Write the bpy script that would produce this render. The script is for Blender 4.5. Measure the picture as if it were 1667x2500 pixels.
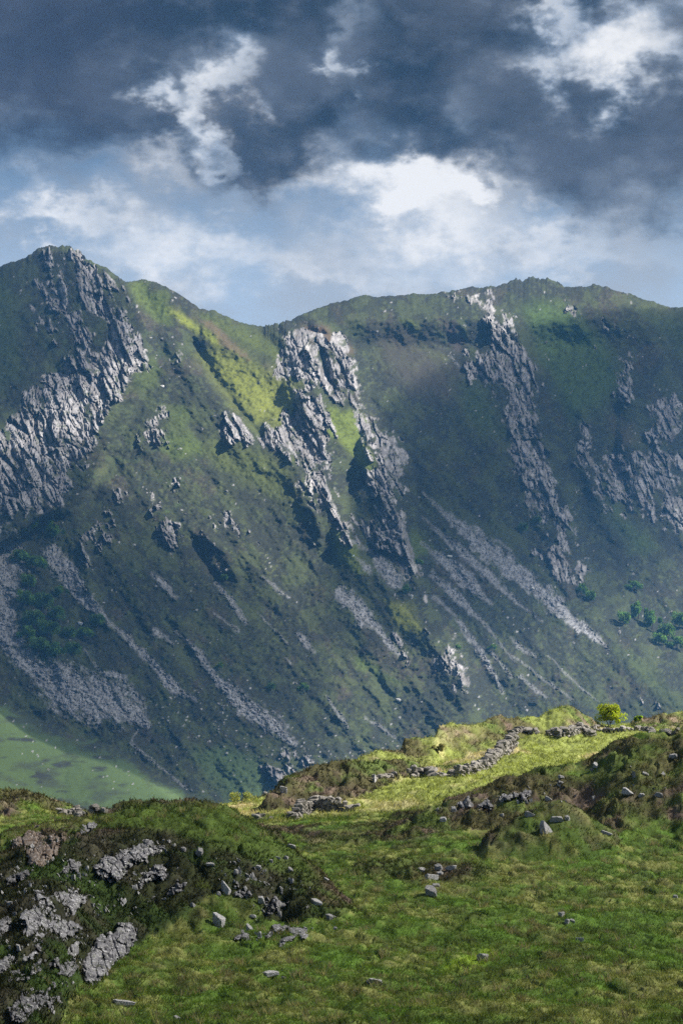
import bpy, bmesh, math, random
import numpy as np
from mathutils import Vector

# ------------------------------------------------------------------ camera, world, sun, exposure
scene = bpy.context.scene
for o in list(bpy.data.objects):
    bpy.data.objects.remove(o)
COL = scene.collection
F = 5903.0            # focal length in photo pixels (85 mm on a 36 mm tall frame)
CX, HY = 833.5, 1900  # principal column and horizon row of the photograph
PW, PH = 1667.0, 2500.0
cam_d = bpy.data.cameras.new("camera")
cam = bpy.data.objects.new("camera", cam_d)
COL.objects.link(cam)
cam_d.sensor_fit = 'VERTICAL'
cam_d.sensor_height = 36.0
cam_d.sensor_width = 24.0
cam_d.lens = 85.0
cam_d.shift_y = (HY - PH / 2) / PH
cam_d.clip_start = 0.5
cam_d.clip_end = 60000
cam.rotation_euler = (math.radians(90), 0, 0)
scene.camera = cam

SUN = Vector((0.74, 0.10, 0.66)).normalized()      # towards the sun: from the right, slightly behind
SUN_EL = math.asin(SUN.z)
SUN_AZ = math.atan2(SUN.x, SUN.y)
sun_d = bpy.data.lights.new("sun", 'SUN')
sun_d.energy = 5.0
sun_d.angle = math.radians(0.53)
sun_d.color = (1.0, 0.93, 0.82)
sun = bpy.data.objects.new("sun", sun_d)
COL.objects.link(sun)
sun.rotation_euler = SUN.to_track_quat('Z', 'Y').to_euler()
sun.location = (300, 100, 900)

EXPOSURE = 1.35
scene.view_settings.view_transform = 'Standard'
scene.view_settings.look = 'None'
scene.view_settings.exposure = EXPOSURE
scene.view_settings.gamma = 1.0
scene.view_settings.use_curve_mapping = False
scene.render.engine = 'CYCLES'
cy = scene.cycles
cy.use_denoising = False
cy.max_bounces = 5
cy.diffuse_bounces = 2
cy.glossy_bounces = 1
cy.transmission_bounces = 2
cy.volume_bounces = 1
cy.transparent_max_bounces = 24
cy.sample_clamp_indirect = 4.0

world = bpy.data.worlds.new("World")
scene.world = world
world.use_nodes = True


class NG:
    """small helper that writes node trees"""
    def __init__(s, tree):
        s.t = tree
        s.n = tree.nodes
        s.l = tree.links

    def node(s, typ, **kw):
        nd = s.n.new(typ)
        for k, v in kw.items():
            setattr(nd, k, v)
        return nd

    def put(s, sock, v):
        if isinstance(v, bpy.types.NodeSocket):
            s.l.new(v, sock)
        else:
            sock.default_value = v

    def m(s, op, a, b=0.0, c=None, clamp=False):
        nd = s.node('ShaderNodeMath', operation=op)
        nd.use_clamp = clamp
        s.put(nd.inputs[0], a)
        s.put(nd.inputs[1], b)
        if c is not None:
            s.put(nd.inputs[2], c)
        return nd.outputs[0]

    def v(s, op, a, b=(0, 0, 0), c=None):
        nd = s.node('ShaderNodeVectorMath', operation=op)
        s.put(nd.inputs[0], a)
        if op == 'SCALE':
            s.put(nd.inputs['Scale'], b)
        else:
            s.put(nd.inputs[1], b)
        if c is not None:
            s.put(nd.inputs[2], c)
        return nd.outputs['Value'] if op in ('DOT_PRODUCT', 'LENGTH') else nd.outputs[0]

    def mix(s, fac, a, b, blend='MIX'):
        nd = s.node('ShaderNodeMix', data_type='RGBA', blend_type=blend)
        s.put(nd.inputs[0], fac)
        s.put(nd.inputs[6], a)
        s.put(nd.inputs[7], b)
        return nd.outputs[2]

    def noise(s, vec, scale, detail=4.0, rough=0.55, dist=0.0):
        nd = s.node('ShaderNodeTexNoise')
        s.put(nd.inputs['Vector'], vec)
        nd.inputs['Scale'].default_value = scale
        nd.inputs['Detail'].default_value = detail
        nd.inputs['Roughness'].default_value = rough
        nd.inputs['Distortion'].default_value = dist
        return nd

    def sstep(s, x, lo, hi):
        nd = s.node('ShaderNodeMapRange', interpolation_type='SMOOTHSTEP')
        s.put(nd.inputs['Value'], x)
        nd.inputs['From Min'].default_value = lo
        nd.inputs['From Max'].default_value = hi
        return nd.outputs[0]


def sky_uv(px, py):
    az = math.atan((px - CX) / F)
    el = math.atan((HY - py) / F * math.cos(az))
    return az * F / 1000, el * F / 1000


def build_world():
    nt = world.node_tree
    g = NG(nt)
    nt.nodes.clear()
    out = g.node('ShaderNodeOutputWorld')
    bg = g.node('ShaderNodeBackground')
    g.l.new(bg.outputs[0], out.inputs[0])
    bg.inputs['Strength'].default_value = 0.1
    sky = g.node('ShaderNodeTexSky', sky_type='NISHITA')
    sky.sun_disc = False
    sky.sun_elevation = SUN_EL
    sky.sun_rotation = SUN_AZ
    sky.altitude = 200
    sky.air_density = 1.0
    sky.dust_density = 0.8
    sky.ozone_density = 2.0
    tc = g.node('ShaderNodeTexCoord')
    d = tc.outputs['Generated']
    sep = g.node('ShaderNodeSeparateXYZ')
    g.l.new(d, sep.inputs[0])
    az = g.m('ARCTAN2', sep.outputs[0], sep.outputs[1])
    el = g.m('ARCSINE', sep.outputs[2])
    com = g.node('ShaderNodeCombineXYZ')
    g.put(com.inputs[0], g.m('MULTIPLY', az, F / 1000))
    g.put(com.inputs[1], g.m('MULTIPLY', el, F / 1000))
    P = com.outputs[0]
    # wispy warp of the cloud field
    dd = g.v('MULTIPLY', d, (1.0, 1.0, 1.6))
    n1 = g.noise(dd, 20.0, 5.0, 0.54)
    n2 = g.noise(dd, 62.0, 4.0, 0.54)
    n3 = g.noise(dd, 210.0, 3.0, 0.60)
    w1 = g.v('SCALE', g.v('SUBTRACT', n1.outputs['Color'], (0.5, 0.5, 0.5)), 0.36)
    w2 = g.v('SCALE', g.v('SUBTRACT', n2.outputs['Color'], (0.5, 0.5, 0.5)), 0.19)
    w3 = g.v('SCALE', g.v('SUBTRACT', n3.outputs['Color'], (0.5, 0.5, 0.5)), 0.045)
    Pw = g.v('ADD', g.v('ADD', g.v('ADD', P, w1), w2), w3)

    def blobs(lst):
        acc = None
        for (px, py, rx, ry, amp) in lst:
            u, v = sky_uv(px, py)
            q = g.v('MULTIPLY', g.v('SUBTRACT', Pw, (u, v, 0)), (1000.0 / rx, 1000.0 / ry, 0))
            e = g.m('POWER', 0.36788, g.v('DOT_PRODUCT', q, q))
            acc = g.m('MULTIPLY', e, amp) if acc is None else g.m('MULTIPLY_ADD', e, amp, acc)
        return acc
    sepw = g.node('ShaderNodeSeparateXYZ')
    g.l.new(Pw, sepw.inputs[0])
    # lower edge of the dark cloud deck as a curve over azimuth
    fc = g.node('ShaderNodeFloatCurve')
    edge = [(-400, 400), (0, 350), (170, 345), (330, 355), (450, 375), (560, 350), (660, 430), (760, 390), (834, 345),
            (960, 385), (1150, 435), (1330, 440), (1450, 505), (1560, 495), (1667, 480), (2060, 470)]
    cv = fc.mapping.curves[0]
    pts = []
    for px, py in edge:
        u, _ = sky_uv(px, py)
        _, v = sky_uv(CX, py)
        pts.append(((u + 1.3) / 2.6, (v - 1.3) / 0.6))
    while len(cv.points) < len(pts):
        cv.points.new(0.5, 0.5)
    for p, q in zip(cv.points, pts):
        p.location = q
        p.handle_type = 'AUTO'
    fc.mapping.update()
    g.put(fc.inputs['Value'], g.m('MULTIPLY_ADD', sepw.outputs[0], 1 / 2.6, 0.5, clamp=True))
    edge_v = g.m('MULTIPLY_ADD', fc.outputs[0], 0.6, 1.3)
    above = g.m('SUBTRACT', sepw.outputs[1], edge_v)
    deck = g.sstep(above, -0.13, 0.11)
    tex = g.m('ADD', g.m('MULTIPLY_ADD', n2.outputs['Fac'], 1.5, -0.25), g.m('MULTIPLY', n3.outputs['Fac'], 0.9))
    extra_dark = blobs([(620, 405, 85, 36, 0.6), (610, 285, 80, 40, 0.8), (470, 300, 130, 50, 0.4)])
    holes = blobs([(400, 200, 48, 42, 1.0), (445, 225, 40, 30, 0.8), (545, 205, 46, 50, 1.1), (610, 190, 60, 34, 0.75), (505, 265, 34, 34, 0.7), (490, 300, 40, 30, 0.9), (535, 345, 50, 28, 0.55),
                   (655, 240, 34, 44, 0.55), (1490, 90, 140, 75, 1.5),
                   (1325, 45, 44, 32, 0.8), (1575, 150, 110, 55, 1.0), (1400, 165, 150, 36, 0.6), (862, 180, 22, 50, 0.8), (850, 40, 50, 50, 0.35),
                   (1130, 270, 60, 50, 0.22), (590, 120, 120, 40, 0.18)])
    dark = g.m('SUBTRACT', g.m('ADD', deck, extra_dark), g.m('MULTIPLY', g.m('MULTIPLY', holes, tex), 1.2), clamp=True)
    # broken cover beyond the picture: openings of pale cloud in the same deck
    hi = g.sstep(sep.outputs[2], 0.34, 0.62)
    n0 = g.noise(d, 5.0, 4.0, 0.55)
    gap = g.m('MULTIPLY', hi, g.sstep(n0.outputs['Fac'], 0.40, 0.60))
    dark = g.m('MULTIPLY', dark, g.m('SUBTRACT', 1.0, gap))
    bright = blobs([(1040, 480, 185, 72, 1.5), (950, 445, 110, 45, 0.6), (1210, 485, 95, 24, 0.7), (1110, 590, 140, 55, 0.7), (1310, 600, 130, 36, 0.5),
                    (110, 535, 130, 42, 0.9), (40, 440, 80, 60, 0.35), (430, 410, 90, 45, 0.5), (250, 375, 170, 36, 0.28),
                    (420, 620, 190, 50, 0.6), (770, 420, 100, 70, 0.5), (1450, 640, 220, 40, 0.4), (550, 525, 40, 14, 0.3), (640, 680, 300, 60, 0.5), (330, 560, 140, 50, 0.45), (1000, 680, 260, 40, 0.4), (1520, 560, 200, 50, 0.3), (860, 600, 200, 40, 0.3)])
    bw = g.m('MULTIPLY', holes, 0.64)
    bright = g.m('ADD', bright, bw)
    bright = g.m('ADD', g.m('MULTIPLY', bright, 0.35), g.m('MULTIPLY', g.m('MULTIPLY', bright, tex), 0.65))
    bright = g.sstep(bright, 0.0, 1.3)
    # colours; the background strength is 0.1, so cloud radiances are written times ten
    K = 10.0 * (2 ** -EXPOSURE)
    elv = sep.outputs[2]
    up = g.sstep(elv, 0.185, 0.25)
    lowblue = (0.43 * K, 0.51 * K, 0.60 * K, 1)
    midblue = (0.115 * K, 0.17 * K, 0.24 * K, 1)
    base = g.mix(up, lowblue, midblue)
    base = g.mix(0.15, base, sky.outputs[0])
    veil = g.m('MULTIPLY', g.sstep(n1.outputs['Fac'], 0.36, 0.66), 0.62)
    c = g.mix(veil, base, (0.42 * K, 0.44 * K, 0.47 * K, 1))
    dk = g.mix(g.sstep(n1.outputs['Fac'], 0.35, 0.66), (0.020 * K, 0.025 * K, 0.034 * K, 1), (0.092 * K, 0.102 * K, 0.125 * K, 1))
    dk = g.mix(g.m('MULTIPLY', g.sstep(n2.outputs['Fac'], 0.48, 0.75), 0.30), dk, (0.20 * K, 0.23 * K, 0.29 * K, 1))
    lf = g.m('MULTIPLY', g.sstep(sepw.outputs[0], -0.35, -0.75), 0.6)
    dk = g.mix(lf, dk, (0.045 * K, 0.040 * K, 0.052 * K, 1))
    c = g.mix(dark, c, dk)
    c = g.mix(g.m('MULTIPLY', gap, 0.8), c, (0.42 * K, 0.45 * K, 0.50 * K, 1))
    c = g.mix(bright, c, (0.95 * K, 0.94 * K, 0.93 * K, 1))
    g.l.new(c, bg.inputs['Color'])


build_world()

# ------------------------------------------------------------------ numeric helpers
RNG = np.random.default_rng(7)
TAB = RNG.random((8, 512, 512)).astype(np.float32)


def vnoise(x, y, k=0):
    T = TAB[k % 8]
    ix = np.floor(x)
    iy = np.floor(y)
    fx = x - ix
    fy = y - iy
    fx = fx * fx * (3 - 2 * fx)
    fy = fy * fy * (3 - 2 * fy)
    i0 = ix.astype(np.int64) & 511
    j0 = iy.astype(np.int64) & 511
    i1 = (i0 + 1) & 511
    j1 = (j0 + 1) & 511
    a = T[j0, i0] * (1 - fx) + T[j0, i1] * fx
    b = T[j1, i0] * (1 - fx) + T[j1, i1] * fx
    return a * (1 - fy) + b * fy


def fbm(x, y, o=4, k=0, gain=0.5):
    s = 0
    a = 1.0
    t = 0
    for i in range(o):
        s = s + a * (vnoise(x, y, k + i) - 0.5)
        t += a
        a *= gain
        x, y = 1.62 * x - 1.18 * y + 17.3, 1.18 * x + 1.62 * y + 5.1
    return s * 2 / t          # about -1..1


def voro(x, y, k=0):
    """jittered cells: F1, F2, three random numbers of the cell, offset from its centre"""
    ix = np.floor(x)
    iy = np.floor(y)
    f1 = np.full(x.shape, 9.0)
    f2 = np.full(x.shape, 9.0)
    r1 = np.zeros(x.shape)
    r2 = np.zeros(x.shape)
    r3 = np.zeros(x.shape)
    ox = np.zeros(x.shape)
    oy = np.zeros(x.shape)
    for dj in (-1, 0, 1):
        for di in (-1, 0, 1):
            ci = (ix + di).astype(np.int64) & 511
            cj = (iy + dj).astype(np.int64) & 511
            cx = ix + di + TAB[k % 8][cj, ci]
            cy_ = iy + dj + TAB[(k + 1) % 8][cj, ci]
            dx = x - cx
            dy = y - cy_
            d = dx * dx + dy * dy
            near = d < f1
            f2 = np.where(near, f1, np.minimum(f2, d))
            r1 = np.where(near, TAB[(k + 2) % 8][cj, ci], r1)
            r2 = np.where(near, TAB[(k + 3) % 8][cj, ci], r2)
            r3 = np.where(near, TAB[(k + 4) % 8][cj, ci], r3)
            ox = np.where(near, dx, ox)
            oy = np.where(near, dy, oy)
            f1 = np.where(near, d, f1)
    return np.sqrt(f1), np.sqrt(f2), r1, r2, r3, ox, oy


def sm(x, lo, hi):
    t = np.clip((x - lo) / (hi - lo), 0, 1)
    return t * t * (3 - 2 * t)


def poly_sd(X, Y, poly, margin=60):
    """signed distance (inside positive) to a polygon; far points get -margin"""
    P = np.array(poly, float)
    out = np.full(X.shape, -float(margin))
    sel = (X > P[:, 0].min() - margin) & (X < P[:, 0].max() + margin) & (Y > P[:, 1].min() - margin) & (Y < P[:, 1].max() + margin)
    x = X[sel]
    y = Y[sel]
    if x.size == 0:
        return out
    d = np.full(x.shape, 1e9)
    ins = np.zeros(x.shape, bool)
    n = len(P)
    for i in range(n):
        ax, ay = P[i]
        bx, by = P[(i + 1) % n]
        ex, ey = bx - ax, by - ay
        t = np.clip(((x - ax) * ex + (y - ay) * ey) / (ex * ex + ey * ey + 1e-9), 0, 1)
        d = np.minimum(d, (x - ax - t * ex) ** 2 + (y - ay - t * ey) ** 2)
        c = (ay > y) != (by > y)
        with np.errstate(divide='ignore', invalid='ignore'):
            xi = ax + (y - ay) * ex / (ey if abs(ey) > 1e-9 else 1e-9)
        ins ^= c & (x < xi)
    d = np.sqrt(d)
    out[sel] = np.where(ins, d, -d)
    return np.maximum(out, -margin)


def line_sd(X, Y, line, margin=200):
    """distance and side to a polyline of (x, y[, w]); returns dist, side, width at foot"""
    L = np.array(line, float)
    D = np.full(X.shape, float(margin))
    S = np.zeros(X.shape)
    W = np.zeros(X.shape)
    sel = (X > L[:, 0].min() - margin) & (X < L[:, 0].max() + margin) & (Y > L[:, 1].min() - margin) & (Y < L[:, 1].max() + margin)
    x = X[sel]
    y = Y[sel]
    d = np.full(x.shape, 1e9)
    s = np.ones(x.shape)
    w = np.zeros(x.shape)
    for i in range(len(L) - 1):
        ax, ay = L[i, :2]
        bx, by = L[i + 1, :2]
        ex, ey = bx - ax, by - ay
        t = np.clip(((x - ax) * ex + (y - ay) * ey) / (ex * ex + ey * ey + 1e-9), 0, 1)
        q = np.hypot(x - ax - t * ex, y - ay - t * ey)
        nr = q < d
        d = np.where(nr, q, d)
        s = np.where(nr, (ex * (y - ay) - ey * (x - ax)) / math.hypot(ex, ey), s)
        if L.shape[1] > 2:
            w = np.where(nr, L[i, 2] * (1 - t) + L[i + 1, 2] * t, w)
    D[sel] = np.minimum(d, margin)
    S[sel] = s
    W[sel] = w
    return D, S, W


def make_mesh(name, V, Fc, col=None, smooth=False):
    V = np.asarray(V, np.float32)
    Fc = np.asarray(Fc, np.int32)
    me = bpy.data.meshes.new(name)
    k = Fc.shape[1]
    me.vertices.add(len(V))
    me.vertices.foreach_set('co', V.ravel())
    me.loops.add(Fc.size)
    me.loops.foreach_set('vertex_index', Fc.ravel())
    me.polygons.add(len(Fc))
    me.polygons.foreach_set('loop_start', np.arange(0, Fc.size, k, dtype=np.int32))
    me.polygons.foreach_set('loop_total', np.full(len(Fc), k, np.int32))
    me.polygons.foreach_set('use_smooth', np.full(len(Fc), smooth, bool))
    if col is not None:
        ca = me.color_attributes.new('Col', 'FLOAT_COLOR', 'POINT')
        c4 = np.ones((len(V), 4), np.float32)
        c4[:, :3] = col
        ca.data.foreach_set('color', c4.ravel())
    me.update(calc_edges=True)
    return me


def link(name, me, mat=None, parent=None, loc=(0, 0, 0), **props):
    o = bpy.data.objects.new(name, me)
    COL.objects.link(o)
    if mat is not None and me is not None and not me.materials:
        me.materials.append(mat)
    o.location = loc
    if parent is not None:
        o.parent = parent
    for k, v in props.items():
        o[k] = v
    return o


def submesh(V, Fc, col, name, smooth=False):
    u, inv = np.unique(Fc, return_inverse=True)
    return make_mesh(name, V[u], inv.reshape(Fc.shape), None if col is None else col[u], smooth)


# ------------------------------------------------------------------ materials
def mat_attr(name, rough=0.95, noise_scale=1.0, amt=0.25, bump=0.0, bump_scale=3.0, transl=0.0, detail=3.0, obj_var=0.0):
    m = bpy.data.materials.new(name)
    m.use_nodes = True
    g = NG(m.node_tree)
    g.n.clear()
    out = g.node('ShaderNodeOutputMaterial')
    at = g.node('ShaderNodeAttribute', attribute_name='Col')
    geo = g.node('ShaderNodeNewGeometry')
    nz = g.noise(geo.outputs['Position'], noise_scale, detail, 0.6)
    fac = g.m('MULTIPLY_ADD', nz.outputs['Fac'], 2 * amt, 1 - amt)
    c = g.v('SCALE', at.outputs['Color'], fac)
    p = g.node('ShaderNodeBsdfPrincipled')
    g.put(p.inputs['Base Color'], c)
    p.inputs['Roughness'].default_value = rough
    p.inputs['Specular IOR Level'].default_value = 0.15
    if bump > 0:
        b = g.node('ShaderNodeBump')
        b.inputs['Strength'].default_value = 1.0
        b.inputs['Distance'].default_value = bump
        nb = g.noise(geo.outputs['Position'], bump_scale, 4.0, 0.65)
        g.put(b.inputs['Height'], nb.outputs['Fac'])
        g.put(p.inputs['Normal'], b.outputs[0])
    sh = p.outputs[0]
    if transl > 0:
        t = g.node('ShaderNodeBsdfTranslucent')
        g.put(t.inputs[0], g.v('MULTIPLY', c, (1.25, 1.25, 0.8)))
        mx = g.node('ShaderNodeMixShader')
        mx.inputs[0].default_value = transl
        g.l.new(p.outputs[0], mx.inputs[1])
        g.l.new(t.outputs[0], mx.inputs[2])
        sh = mx.outputs[0]
    g.l.new(sh, out.inputs[0])
    return m


def mat_rock(name, scale=1.0, dark=(0.10, 0.10, 0.105), mid=(0.22, 0.215, 0.22), pale=(0.50, 0.50, 0.50), lich=(0.30, 0.31, 0.27), bump=0.05):
    """weathered rock: mottled grey with pale lichen spots and dark pits"""
    m = bpy.data.materials.new(name)
    m.use_nodes = True
    g = NG(m.node_tree)
    g.n.clear()
    out = g.node('ShaderNodeOutputMaterial')
    tc = g.node('ShaderNodeTexCoord')
    oi = g.node('ShaderNodeObjectInfo')
    pos = g.v('ADD', tc.outputs['Object'], g.v('SCALE', (37.0, 11.0, 5.0), oi.outputs['Random']))
    n1 = g.noise(pos, 1.6 * scale, 5.0, 0.65)
    n2 = g.noise(pos, 7.0 * scale, 5.0, 0.7)
    n3 = g.noise(pos, 4.0 * scale, 3.0, 0.6)
    c = g.mix(g.sstep(n1.outputs['Fac'], 0.35, 0.65), dark + (1,), mid + (1,))
    c = g.mix(g.m('MULTIPLY', g.sstep(n2.outputs['Fac'], 0.54, 0.66), g.sstep(n3.outputs['Fac'], 0.36, 0.52)), c, pale + (1,))
    c = g.mix(g.m('MULTIPLY', g.sstep(n3.outputs['Fac'], 0.56, 0.68), 0.6), c, lich + (1,))
    c = g.v('SCALE', c, g.m('MULTIPLY_ADD', oi.outputs['Random'], 0.5, 0.75))
    p = g.node('ShaderNodeBsdfPrincipled')
    g.put(p.inputs['Base Color'], c)
    p.inputs['Roughness'].default_value = 0.9
    p.inputs['Specular IOR Level'].default_value = 0.2
    b = g.node('ShaderNodeBump')
    b.inputs['Distance'].default_value = bump
    g.put(b.inputs['Height'], n2.outputs['Fac'])
    g.put(p.inputs['Normal'], b.outputs[0])
    g.l.new(p.outputs[0], out.inputs[0])
    return m


M_SLOPE = mat_attr('heather_slope', noise_scale=0.7, amt=0.6)
M_CRAG = mat_attr('crag_rock', rough=0.85, noise_scale=0.5, amt=0.30, detail=5.0)
M_SCREE = mat_attr('scree_stone', rough=0.9, noise_scale=0.8, amt=0.35)
M_TURF = mat_attr('turf', noise_scale=5.0, amt=0.35, bump=0.03, bump_scale=9.0)
M_BLADE = mat_attr('grass_blades', rough=0.8, noise_scale=2.0, amt=0.15, transl=0.4)
M_HEATH = mat_attr('heather_leaves', rough=0.9, noise_scale=2.0, amt=0.2, transl=0.15)
M_LEAF = mat_attr('tree_leaves', rough=0.7, noise_scale=3.0, amt=0.2, transl=0.5)
M_BARK = mat_attr('bark', rough=0.95, noise_scale=6.0, amt=0.3)
M_STONE = mat_rock('wall_stone', scale=2.2, dark=(0.14, 0.13, 0.12), mid=(0.27, 0.255, 0.24), pale=(0.50, 0.48, 0.45), lich=(0.42, 0.42, 0.33))
M_BOULDER = mat_rock('boulder_rock', scale=3.0, dark=(0.20, 0.20, 0.205), mid=(0.42, 0.42, 0.43), pale=(0.74, 0.74, 0.76))
M_CLIFF = mat_rock('outcrop_rock', scale=1.7, dark=(0.032, 0.032, 0.038), mid=(0.125, 0.125, 0.135), pale=(0.50, 0.51, 0.54), lich=(0.085, 0.10, 0.05), bump=0.025)
M_RUST = mat_rock('rusty_rock', scale=1.7, dark=(0.055, 0.035, 0.022), mid=(0.12, 0.10, 0.085), pale=(0.44, 0.43, 0.43), lich=(0.14, 0.085, 0.035), bump=0.025)
M_PALE = mat_rock('pale_boulder_rock', scale=0.8, dark=(0.25, 0.25, 0.26), mid=(0.42, 0.42, 0.43), pale=(0.68, 0.67, 0.66))

# ------------------------------------------------------------------ the mountains
SKY = np.array([(-400, 700), (-150, 672), (0, 650), (48, 635), (74, 622), (96, 606), (122, 600), (160, 602), (197, 614), (213, 632), (234, 643),
                (266, 656), (287, 675), (309, 689), (319, 687), (346, 682), (372, 687), (404, 699), (436, 718), (468, 739), (489, 754),
                (524, 757), (537, 765), (575, 781), (601, 790), (633, 796), (646, 799), (649, 794), (686, 788), (708, 785), (713, 779),
                (745, 764), (798, 744), (834, 735), (866, 726), (892, 719), (914, 725), (1009, 718), (1062, 716), (1110, 709), (1147, 703),
                (1174, 701), (1232, 694), (1259, 684), (1288, 678), (1333, 679), (1365, 690), (1386, 702), (1423, 700), (1445, 693),
                (1471, 697), (1503, 709), (1535, 718), (1588, 736), (1620, 746), (1625, 750), (1667, 750), (1800, 770), (2100, 800)], float)
FIELD = np.array([(-400, 1600), (0, 1690), (60, 1738), (160, 1790), (260, 1815), (330, 1850), (420, 1905), (500, 1960), (620, 1965), (2200, 1990)], float)

MX = np.linspace(-270, 1940, 850)
NR = 540
T = np.linspace(0, 1, NR) ** 0.97
skyv = np.interp(MX, SKY[:, 0], SKY[:, 1])
skyv = skyv + (4.5 + 9 * np.exp(-((MX - 150) / 60) ** 2) + 9 * np.exp(-((MX - 680) / 40) ** 2) + 7 * np.exp(-((MX - 1280) / 160) ** 2)) * fbm(MX / 13.0, MX * 0 + 3.3, 4, 1, 0.7) + 1.2 * fbm(MX / 3.0, MX * 0 + 8.3, 2, 4)
BOT = 2015.0
PX = np.repeat(MX[None, :], NR, 0)
PY = skyv[None, :] + T[:, None] * (BOT - skyv[None, :])

A_, B_, Y0 = 1.6, 0.8, 1330.0


def base_depth(px, py):
    return Y0 / np.maximum(1 - A_ * (HY - py) / F - B_ * (px - CX) / F, 0.3)


D = base_depth(PX, PY)
tf = np.clip((PY - np.interp(PX, FIELD[:, 0], FIELD[:, 1])) / 300.0, 0, 1)
D = D * (1 - 0.42 * tf ** 0.9)
D += 35 * np.exp(-(PY - skyv[None, :]) / 30.0) * (1 - 0.7 * np.exp(-((PX - 190) / 130) ** 2))

DIV = np.array([(648, 700), (690, 800), (800, 825), (866, 880), (870, 970), (935, 1050), (985, 1150), (990, 1300), (1008, 1410), (1045, 1470), (1120, 1570), (1140, 1690), (1240, 2020)], float)
# the right mountain stands farther back than the central ridge
D += 65 * sm(PX + 6 * fbm(PX / 30, PY / 30, 3, 2) - np.interp(PY, DIV[:, 1], DIV[:, 0]), -4, 34) * sm(PY, 760, 860) * (1 - 0.5 * sm(PY, 1350, 1720))
# warped coordinates keep the hand-drawn outlines irregular
WX = PX + 9 * fbm(PX / 34, PY / 34, 3, 2) + 4 * fbm(PX / 9, PY / 9, 2, 5)
WY = PY + 9 * fbm(PX / 34 + 50, PY / 34, 3, 3) + 4 * fbm(PX / 9 + 9, PY / 9, 2, 6)

# ribs (towards the viewer) and gullies (away), drawn down the fall line: line, metres, width left, width right
RIBS = [
    ([(190, 600), (300, 680), (340, 800), (350, 880), (290, 1000), (240, 1100), (150, 1230), (40, 1290)], 62, 330, 22),
    ([(372, 690), (500, 790), (620, 880), (720, 950), (760, 1010)], 16, 30, 60),
    ([(410, 830), (480, 930), (560, 1020), (650, 1080), (745, 1130), (800, 1230), (850, 1320)], 22, 110, 45),
    ([(700, 790), (760, 880), (765, 960), (790, 1060), (810, 1190), (850, 1300)], 17, 40, 30),
    ([(800, 815), (860, 880), (866, 970), (900, 1060), (940, 1150), (960, 1240), (985, 1330), (1004, 1400), (1040, 1480), (1100, 1580), (1130, 1690)], 30, 90, 22),
    ([(1200, 770), (1245, 810), (1290, 900), (1300, 1010), (1340, 1100), (1370, 1200), (1398, 1330), (1395, 1420)], 23, 240, 26),
    ([(1420, 720), (1510, 810), (1535, 930), (1545, 1010), (1560, 1100), (1540, 1240)], 8, 130, 40),
    ([(1500, 715), (1600, 850), (1645, 980), (1640, 1080), (1667, 1250), (1700, 1400)], 18, 90, 30),
    ([(1418, 1010), (1430, 1060), (1425, 1145), (1470, 1240)], 12, 25, 16),
    ([(560, 1245), (600, 1300), (650, 1400)], 8, 30, 14),
    ([(500, 1310), (545, 1350), (580, 1420)], 12, 16, 10),
    ([(205, 1330), (222, 1440), (260, 1520)], 10, 30, 14),
    ([(700, 1100), (745, 1200), (780, 1300)], 12, 40, 14),
    ([(1395, 1420), (1480, 1530), (1560, 1640), (1700, 1760)], 14, 60, 50),
]
GULLIES = [
    ([(330, 720), (365, 860), (320, 960), (270, 1080), (220, 1200)], 20, 14, 40),
    ([(470, 840), (530, 930), (590, 1010), (640, 1070)], 26, 16, 22),
    ([(640, 810), (690, 870), (690, 940), (640, 1030)], 10, 26, 20),
    ([(785, 860), (800, 930), (815, 950)], 26, 9, 10),
    ([(900, 990), (870, 1090), (850, 1200), (870, 1290), (920, 1350)], 18, 22, 20),
    ([(1110, 890), (1160, 960), (1230, 1080), (1260, 1180), (1310, 1300)], 9, 70, 60),
    ([(1320, 900), (1345, 960), (1380, 1100), (1410, 1230), (1450, 1400)], 13, 40, 70),
    ([(1500, 1000), (1500, 1130), (1530, 1250)], 20, 18, 18),
    ([(1000, 1430), (1150, 1600), (1250, 1740)], 10, 40, 90),
    ([(470, 1320), (500, 1370), (530, 1420)], 10, 14, 14),
]
for lst, sgn in ((RIBS, -1), (GULLIES, 1)):
    for line, amp, wl, wr in lst:
        d, s, _ = line_sd(WX * 0.6 + PX * 0.4, WY * 0.6 + PY * 0.4, line, 1500 if max(wl, wr) > 100 else 420)
        w = wr + (wl - wr) * sm(s, -14, 14)      # positive: left of a line drawn downwards
        D += sgn * amp * np.exp(-np.abs(d / w) ** 1.5)

# erosion streaks running down the fall line, hummocks and heather tufts
ca, sa = math.cos(math.radians(40)), math.sin(math.radians(40))
AL = PX * sa + PY * ca          # along the fall line
AC = PX * ca - PY * sa          # across it
D += (7.0 * fbm(AC / 52, AL / 260, 3, 1) + 1.7 * fbm(AC / 15, AL / 60, 3, 3)) * (0.25 + 0.75 * sm(PY - skyv[None, :], 30, 220))
D += 4.0 * fbm(PX / 70, PY / 70, 3, 5)
micro = fbm(PX / 8.0, PY / 6.5, 3, 2, 0.62)
D += 1.9 * micro
D += 2.0 * fbm(PX / 22, PY / 18, 3, 4)

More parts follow.
